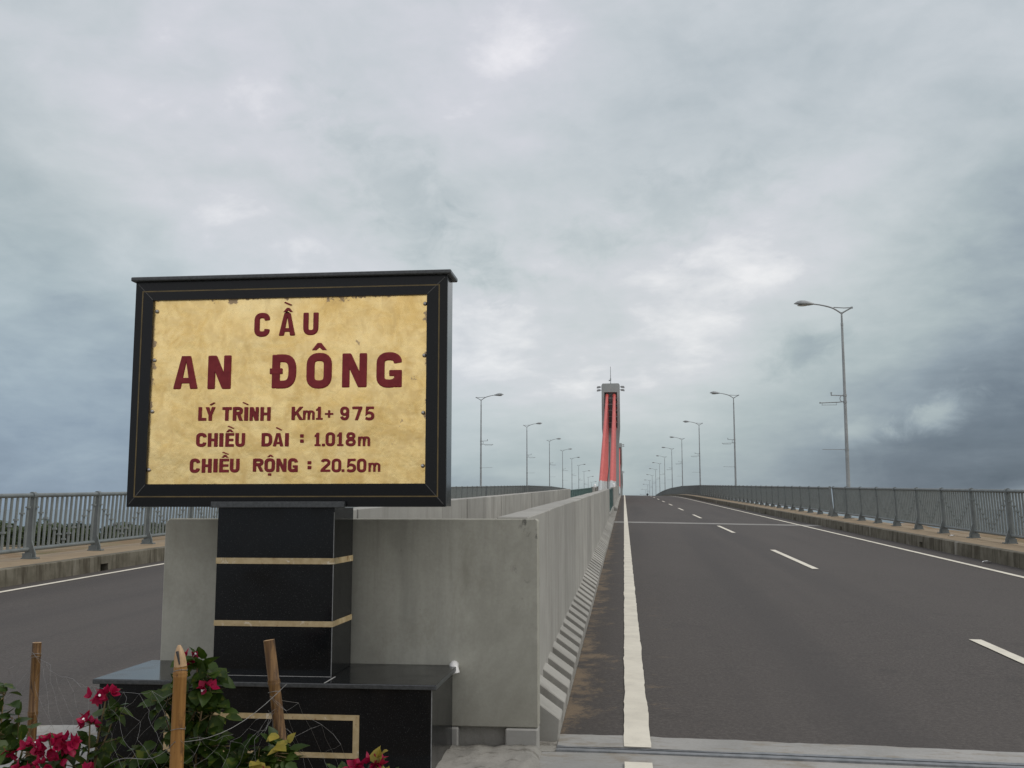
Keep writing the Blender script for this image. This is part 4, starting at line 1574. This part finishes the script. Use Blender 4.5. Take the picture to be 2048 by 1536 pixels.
def bougainvillea(label, base, twigs, leaves, flowers, seed, yellow=()):
    """twigs: end points; leaves: (centre, radius, count); flowers: (centre, radius, count)"""
    rnd = random.Random(seed)
    base = Vector(base)
    root = empty('bougainvillea', base)
    tag(root, label, 'flowering shrub', 'bougainvillea shrubs at the foot of the sign')
    st, fo, fl, ye, cn = MB(), MB(), MB(), MB(), MB()

    def rv():
        return Vector((rnd.gauss(0, 1), rnd.gauss(0, 1), rnd.gauss(0, 1))).normalized()
    for e in twigs:
        e = Vector(e) - base
        pts = []
        mid = Vector((e.x * .25 + rnd.uniform(-.06, .06), e.y * .25, e.z * .5))
        for t in frange(0, 1, .14):
            pts.append(mid * (2 * t * (1 - t)) + e * t * t + Vector((rnd.uniform(-.008, .008), rnd.uniform(-.008, .008), 0)))
        st.tube(pts, [.009 * (1 - .65 * i / (len(pts) - 1)) for i in range(len(pts))], 6)
        for t in pts[3:]:                                   # leaves up the twig
            for _ in range(2):
                d = rv()
                d.z = d.z * .5 + .1
                leaf(fo, t, d, Vector((0, 0, 1)), rnd.uniform(.045, .075), rnd.uniform(.04, .06))
    for c, r, n in leaves:
        c = Vector(c) - base
        for _ in range(n):
            o = rv() * (r * rnd.uniform(.25, 1))
            p = c + Vector((o.x * 1.25, o.y * .9, o.z * .85))
            d = (o * (.8 / max(r, .01)) + rv() * .9 + Vector((0, -.25, -.15)))
            leaf(fo, p, d, Vector((rnd.uniform(-.5, .5), rnd.uniform(-.8, .2), 1)), rnd.uniform(.055, .095), rnd.uniform(.045, .07), rnd.uniform(.1, .7), rnd.uniform(.1, .6))
            if rnd.random() < .3:
                st.tube([p, c + o * .2], [.0022, .003], 4, False)
    for c, n in yellow:
        c = Vector(c) - base
        for _ in range(n):
            leaf(ye, c + rv() * .03, rv() + Vector((0, -.4, 0)), Vector((0, -.5, 1)), rnd.uniform(.05, .08), rnd.uniform(.04, .06), .4, .3)
    clusters = []
    for c, r, n in flowers:
        c = Vector(c) - base
        fl = MB()
        clusters.append(fl)
        for _ in range(n):
            o = rv() * (r * rnd.uniform(.2, 1))
            p = c + Vector((o.x * 1.3, o.y, o.z * .8))
            ax = (o.normalized() + Vector((0, -.5, .4)) + rv() * .4).normalized()
            s1 = ax.orthogonal().normalized()
            s2 = ax.cross(s1)
            ph = rnd.uniform(0, 6)
            for k in range(3):                              # three papery bracts round a tiny white flower
                q = ph + k * 2.094
                out = s1 * math.cos(q) + s2 * math.sin(q)
                leaf(fl, p, ax * .75 + out * .8, ax, rnd.uniform(.030, .044), rnd.uniform(.026, .036), .6, -.1)
            if rnd.random() < .10:
                cn.tube([p, p + ax * .016, p + ax * .022], [.0018, .0028, .006], 5)
    st.build('stem', 'stem', root)
    fo.build('foliage', 'leaf', root, fix=False)
    for fl in clusters:
        fl.build('flower_cluster', 'bract', root, fix=False)
    if ye.v: ye.build('yellow_leaves', 'leaf_yellow', root, fix=False)
    if cn.v: cn.build('white_flowers', 'white_plastic', root)


def bamboo_stake(label, foot, top, r, mat, nodes, pointed=False):
    foot, top = Vector(foot), Vector(top)
    root = empty('bamboo_stake', foot)
    tag(root, label, 'stake', 'bamboo stakes')
    v = top - foot
    m = MB()
    pts, rad = [], []
    L = v.length
    k = sorted([0., 1.] + [t + e for t in nodes for e in (-.012, -.004, 0, .004, .012)])
    for t in k:
        pts.append(v * t)
        rr = r * (1.06 - .1 * t)
        for q in nodes:
            if abs(t - q) < .0045: rr *= 1.14
            if abs(t - q) < .0005: rr *= .90
        rad.append(rr)
    if not pointed:
        m.tube(pts, rad, 14, caps=False)
        m.build('culm', mat, root)
        e = v
        ax = v.normalized()
        rim = MB()
        s1 = ax.orthogonal().normalized()
        s2 = ax.cross(s1)
        vs = []
        n = 14
        for rr, dz in ((rad[-1], 0), (rad[-1] * .62, .001), (rad[-1] * .58, -.05)):
            for i in range(n):
                q = 2 * math.pi * i / n
                vs.append(e + ax * dz + (s1 * math.cos(q) + s2 * math.sin(q)) * rr)
        fs = [(a * n + i, a * n + (i + 1) % n, (a + 1) * n + (i + 1) % n, (a + 1) * n + i) for a in (0, 1) for i in range(n)]
        fs.append(tuple(range(2 * n, 3 * n)))
        rim.add(vs, fs)
        rim.build('cut_end', 'bamboo_cut', root)
    else:
        m.tube(pts, rad, 14)
        m.build('culm', mat, root)
        t = MB()
        r1 = rad[-1]
        pp, rr = [], []
        for a in (0, .25, .5, .75, .92, 1):
            pp.append(v + Vector((-r1 * .35 * a, 0, a * .085)))
            rr.append(r1 * (.99 - .15 * a - .62 * a ** 3))
        t.tube(pp, rr, 14)
        tp = t.build('cut_end', 'bamboo_cut', root)
        c = MB()
        c.tube([v + Vector((r1 * .25, -r1 * .93, .012)), v + Vector((-.002, -r1 * .86, .045)), v + Vector((-.008, -r1 * .72, .062))], [.003, .005, .006], 6)
        c.build('dark_split', 'black_cable', root)
    return root


def netting(m, A, B, drop, cols, rows, sag, rnd, gather=(0, 0), slack=.012):
    """diamond wire mesh hung between two stakes"""
    A, B = Vector(A), Vector(B)
    grid = {}
    for i in range(cols + 1):
        u = i / cols
        for j in range(rows + 1):
            v = j / rows
            z = -sag * 4 * u * (1 - u) * (1 - .3 * v)
            dr = drop
            g = 1.
            if gather[0] and u < .25: g = .25 + 3. * u * 1.0
            if gather[1] and u > .75: g = .25 + 3. * (1 - u)
            p = A.lerp(B, u) + Vector((0, 0, z - dr * v * min(1, g)))
            p += Vector((rnd.gauss(0, slack), rnd.gauss(0, slack * 1.6), rnd.gauss(0, slack)))
            grid[i, j] = p
    for i in range(cols):
        for j in range(rows):
            for a, b in (((i, j), (i + 1, j + 1)), ((i + 1, j), (i, j + 1))):
                if (a[0] + a[1]) % 2 == 0:
                    p, q = grid[a], grid[b]
                    mid = (p + q) / 2 + Vector((rnd.gauss(0, .005), rnd.gauss(0, .005), rnd.gauss(0, .005)))
                    m.tube([p, mid, q], .00055, 3, False)
    for i in range(cols):                                   # selvedge wire
        if rnd.random() < .9:
            m.tube([grid[i, 0], grid[i + 1, 0]], .0007, 3, False)


def build_foreground():
    m = MB()
    nx, ny = 50, 40
    vs = []
    for j in range(ny + 1):
        for i in range(nx + 1):
            x, y = -4.4 + 3.9 * i / nx, -1 + 7.0 * j / ny
            vs.append((x, y, .10 + .03 * mnoise.noise((x * 3, y * 3, 0)) + .015 * mnoise.noise((x * 12, y * 12, 0)) - (.12 if i in (0, nx) else 0)))
    m.add(vs, [(j * (nx + 1) + i, j * (nx + 1) + i + 1, (j + 1) * (nx + 1) + i + 1, (j + 1) * (nx + 1) + i) for j in range(ny) for i in range(nx)], True)
    tag(m.build('planting_bed', 'ground_soil', fix=False), kind='structure')

    bamboo_stake('thin weathered dark bamboo stake, leftmost in the bed', (-3.075, 5.2, .08), (-3.072, 5.2, 1.025), .0235, 'bamboo_old', (.28, .62, .93))
    bamboo_stake('thick smooth orange bamboo stake with a pointed top in front of the plinth', (-1.802, 4.1, .08), (-1.80, 4.1, 1.085), .0272, 'bamboo_fresh', (.30, .97), True)
    bamboo_stake('leaning brown bamboo stake with a hollow cut top before the pillar', (-1.44, 4.6, .05), (-1.607, 4.6, 1.131), .0262, 'bamboo_old', (.30, .585, .83))
    rnd = random.Random(11)
    n = MB()
    netting(n, (-3.07, 5.17, .97), (-1.83, 4.08, .985), .62, 20, 10, .07, rnd, (0, 0), .009)
    netting(n, (-1.78, 4.07, .80), (-1.56, 4.58, .86), .42, 9, 8, .06, rnd, (0, 1), .014)
    netting(n, (-1.575, 4.575, .90), (-1.22, 4.9, .50), .3, 8, 5, -.03, rnd, (1, 0), .016)
    netting(n, (-3.10, 5.17, .95), (-3.45, 5.0, .72), .45, 8, 8, .03, rnd, (1, 0))
    for c, r in (((-3.073, 5.2, .965), .026), ((-3.073, 5.2, .95), .026), ((-1.80, 4.1, .84), .029), ((-1.80, 4.1, 1.07), .0275), ((-1.575, 4.6, .905), .028)):
        pts = [(c[0] + r * math.cos(a), c[1] + r * math.sin(a), c[2] + .006 * math.sin(a * 1.5)) for a in frange(0, 6.6, .5)]
        n.tube(pts, .0012, 4, False)
    pts = [(-1.80 + .29 * t, 4.07 + .5 * t, .795 + .15 * t ** 1.6 - .04 * math.sin(t * 3.1)) for t in frange(0, 1, .1)]
    n.tube(pts, .0014, 4, False)
    pts = [(-1.80 - .35 * t, 4.07 + .12 * t, .795 - .14 * t ** .8 - .02 * math.sin(t * 6)) for t in frange(0, 1, .1)]
    n.tube(pts, .0014, 4, False)
    tag(n.build('wire_netting', 'wire', fix=False), 'loose diamond wire netting strung between the three bamboo stakes', 'netting')

    bougainvillea('bare-stemmed leafy shrub without flowers at the left edge of the bed', (-2.80, 4.5, .08),
                  [(-2.80, 4.5, .93), (-2.72, 4.48, .80), (-2.66, 4.5, .74)],
                  [((-2.80, 4.5, .88), .07, 12), ((-2.72, 4.45, .79), .045, 7), ((-2.82, 4.5, .72), .07, 12), ((-2.70, 4.4, .66), .06, 10)], [], 3)
    bougainvillea('wide shrub with the biggest clusters of magenta flowers, left of the pointed stake', (-2.42, 4.5, .08),
                  [(-2.31, 4.5, .90), (-2.26, 4.5, .84), (-2.55, 4.45, .70), (-2.36, 4.45, .78), (-2.15, 4.5, .66), (-2.60, 4.4, .62)],
                  [((-2.29, 4.52, .82), .065, 12), ((-2.38, 4.55, .66), .13, 20), ((-2.16, 4.5, .63), .10, 14), ((-2.55, 4.5, .60), .12, 22), ((-2.25, 4.4, .56), .13, 26), ((-2.05, 4.45, .62), .10, 24), ((-2.68, 4.45, .60), .09, 16)],
                  [((-2.33, 4.45, .90), .032, 6), ((-2.275, 4.45, .905), .022, 4), ((-2.50, 4.38, .69), .05, 16), ((-2.42, 4.38, .71), .05, 15), ((-2.58, 4.38, .68), .03, 6), ((-2.345, 4.42, .785), .035, 7), ((-2.475, 4.34, .63), .04, 8), ((-2.31, 4.34, .60), .025, 4), ((-2.60, 4.34, .60), .035, 6), ((-2.70, 4.38, .64), .02, 3)], 5)
    bougainvillea('tallest dark green shrub climbing beside the pointed bamboo stake', (-1.90, 4.5, .08),
                  [(-1.89, 4.5, 1.06), (-1.84, 4.45, .98), (-1.97, 4.5, .92), (-2.05, 4.5, .85), (-1.82, 4.5, .85)],
                  [((-1.885, 4.5, 1.035), .065, 17), ((-1.83, 4.47, .975), .07, 22), ((-1.93, 4.5, .93), .09, 30), ((-2.03, 4.5, .87), .08, 17), ((-1.90, 4.5, .83), .11, 36), ((-1.83, 4.5, .82), .085, 26), ((-1.95, 4.5, .70), .12, 40), ((-1.82, 4.5, .68), .10, 30), ((-1.95, 4.4, .60), .13, 40)],
                  [((-1.925, 4.47, 1.065), .018, 3), ((-1.815, 4.42, .945), .022, 4)], 8)
    bougainvillea('low leafy shrub with yellowing leaves at the foot of the leaning stake', (-1.60, 4.5, .08),
                  [(-1.60, 4.5, .68), (-1.52, 4.5, .70), (-1.70, 4.5, .64)],
                  [((-1.67, 4.5, .62), .09, 30), ((-1.56, 4.5, .66), .08, 30), ((-1.50, 4.5, .63), .06, 16), ((-1.74, 4.5, .58), .08, 24)],
                  [((-1.56, 4.4, .61), .012, 2)], 13, [((-1.555, 4.38, .62), 10), ((-1.49, 4.46, .72), 6)])
    bougainvillea('small shrub with red flowers before the right side of the plinth', (-1.13, 4.5, .08),
                  [(-1.09, 4.5, .64), (-1.17, 4.5, .60)],
                  [((-1.12, 4.5, .60), .05, 9), ((-1.05, 4.5, .58), .04, 6), ((-1.2, 4.5, .57), .05, 8)],
                  [((-1.165, 4.46, .625), .022, 6), ((-1.085, 4.46, .645), .028, 9), ((-1.06, 4.46, .62), .018, 4)], 17, [((-1.045, 4.46, .64), 5)])


# ------------------------------------------------------------------ far motorcyclist
def build_rider():
    y, x = 290., 6.5
    z = rz(x, y)
    b = empty('motorcycle', (x, y, z))
    tag(b, 'dark motorbike far away on the crest of the road', 'motorbike')
    for yy in (-.62, .62):
        m = MB()
        pts = [(0, yy + .26 * math.cos(q), .29 + .26 * math.sin(q)) for q in frange(0, 2 * math.pi, .4)]
        m.tube(pts, .045, 6, False)
        m.build('wheel', 'rubber', b)
    m = MB().tube([(0, -.62, .30), (0, -.35, .62), (0, .1, .55), (0, .4, .75), (0, .62, .35)], [.05, .12, .13, .10, .05], 8)
    m.build('body', 'scooter_paint', b)
    MB().tube([(0, -.62, .80), (0, .0, .76)], [.10, .12], 8).build('seat', 'rubber', b)
    MB().tube([(-.34, .32, 1.02), (0, .42, .96), (.34, .32, 1.02)], .02, 6).build('handlebar', 'joint_steel', b)
    # rider: one skinned body
    me = bpy.data.meshes.new('person')
    P = [(0, -.2, .88), (0, -.18, 1.1), (0, -.14, 1.34), (0, -.12, 1.45), (0, -.10, 1.58),
         (-.2, -.13, 1.36), (-.27, .08, 1.15), (-.30, .30, 1.05), (.2, -.13, 1.36), (.27, .08, 1.15), (.30, .30, 1.05),
         (-.13, .18, .80), (-.16, .12, .42), (-.16, .24, .36), (.13, .18, .80), (.16, .12, .42), (.16, .24, .36)]
    E_ = [(0, 1), (1, 2), (2, 3), (3, 4), (2, 5), (5, 6), (6, 7), (2, 8), (8, 9), (9, 10), (0, 11), (11, 12), (12, 13), (0, 14), (14, 15), (15, 16)]
    r_ = [.15, .15, .14, .06, .11, .065, .05, .035, .065, .05, .035, .085, .055, .04, .085, .055, .04]
    me.from_pydata(P, E_, [])
    me.materials.append(M['dark_cloth'])
    o = bpy.data.objects.new('person', me)
    COL.objects.link(o)
    sk = o.modifiers.new('skin', 'SKIN')
    for i, v in enumerate(me.skin_vertices[0].data):
        v.radius = (r_[i], r_[i])
        v.use_root = (i == 0)
    o.modifiers.new('sub', 'SUBSURF').levels = 1
    o.location = (x, y, z)
    tag(o, 'rider in dark clothes sitting on the far motorbike at the crest', 'person')


build_road()
build_joint(-.46, 8.65, 6.93, 'dark steel expansion joint across the near end of the right-hand road')
build_joint(-11.4, -3.2, 6.93, 'dark steel expansion joint across the near end of the left-hand road')
build_edges()
hf = build_land()
build_end_wall()
build_barriers()
build_median_fence(-.74, 47.3, 9, 'dark green mesh fence filling the gap in the right-hand median wall')
build_median_fence(-2.52, 47.3, 17, 'long dark green mesh fence filling the gap in the left-hand median wall')
build_bridge()
build_railings()
build_lamps()
build_sign()
build_trees(hf)
build_foreground()
build_rider()
for (lx, ly, lb) in ((8.42, 25.4, 'small white paper scrap lying in the gutter by the right-hand kerb'), (9.35, 31.0, 'small white scrap lying on the right-hand walkway under the railing')):
    m_ = MB()
    rnd_ = random.Random(int(ly))
    vs_ = [(math.cos(a) * r * .10, math.sin(a) * r * .07, .012 + rnd_.uniform(0, .05)) for r in (.3, 1.) for a in frange(0, 5.6, .8)]
    n_ = len(vs_) // 2
    m_.add(vs_ + [(0, 0, .06)], [(i, (i + 1) % n_, n_ + (i + 1) % n_, n_ + i) for i in range(n_)] + [((i + 1) % n_, i, 2 * n_) for i in range(n_)])
    o_ = m_.build('paper_scrap', 'white_plastic', fix=False)
    o_.location = (lx, ly, rz(lx, ly) if lx < 8.6 else prof(ly) + .185)
    tag(o_, lb, 'paper scrap')
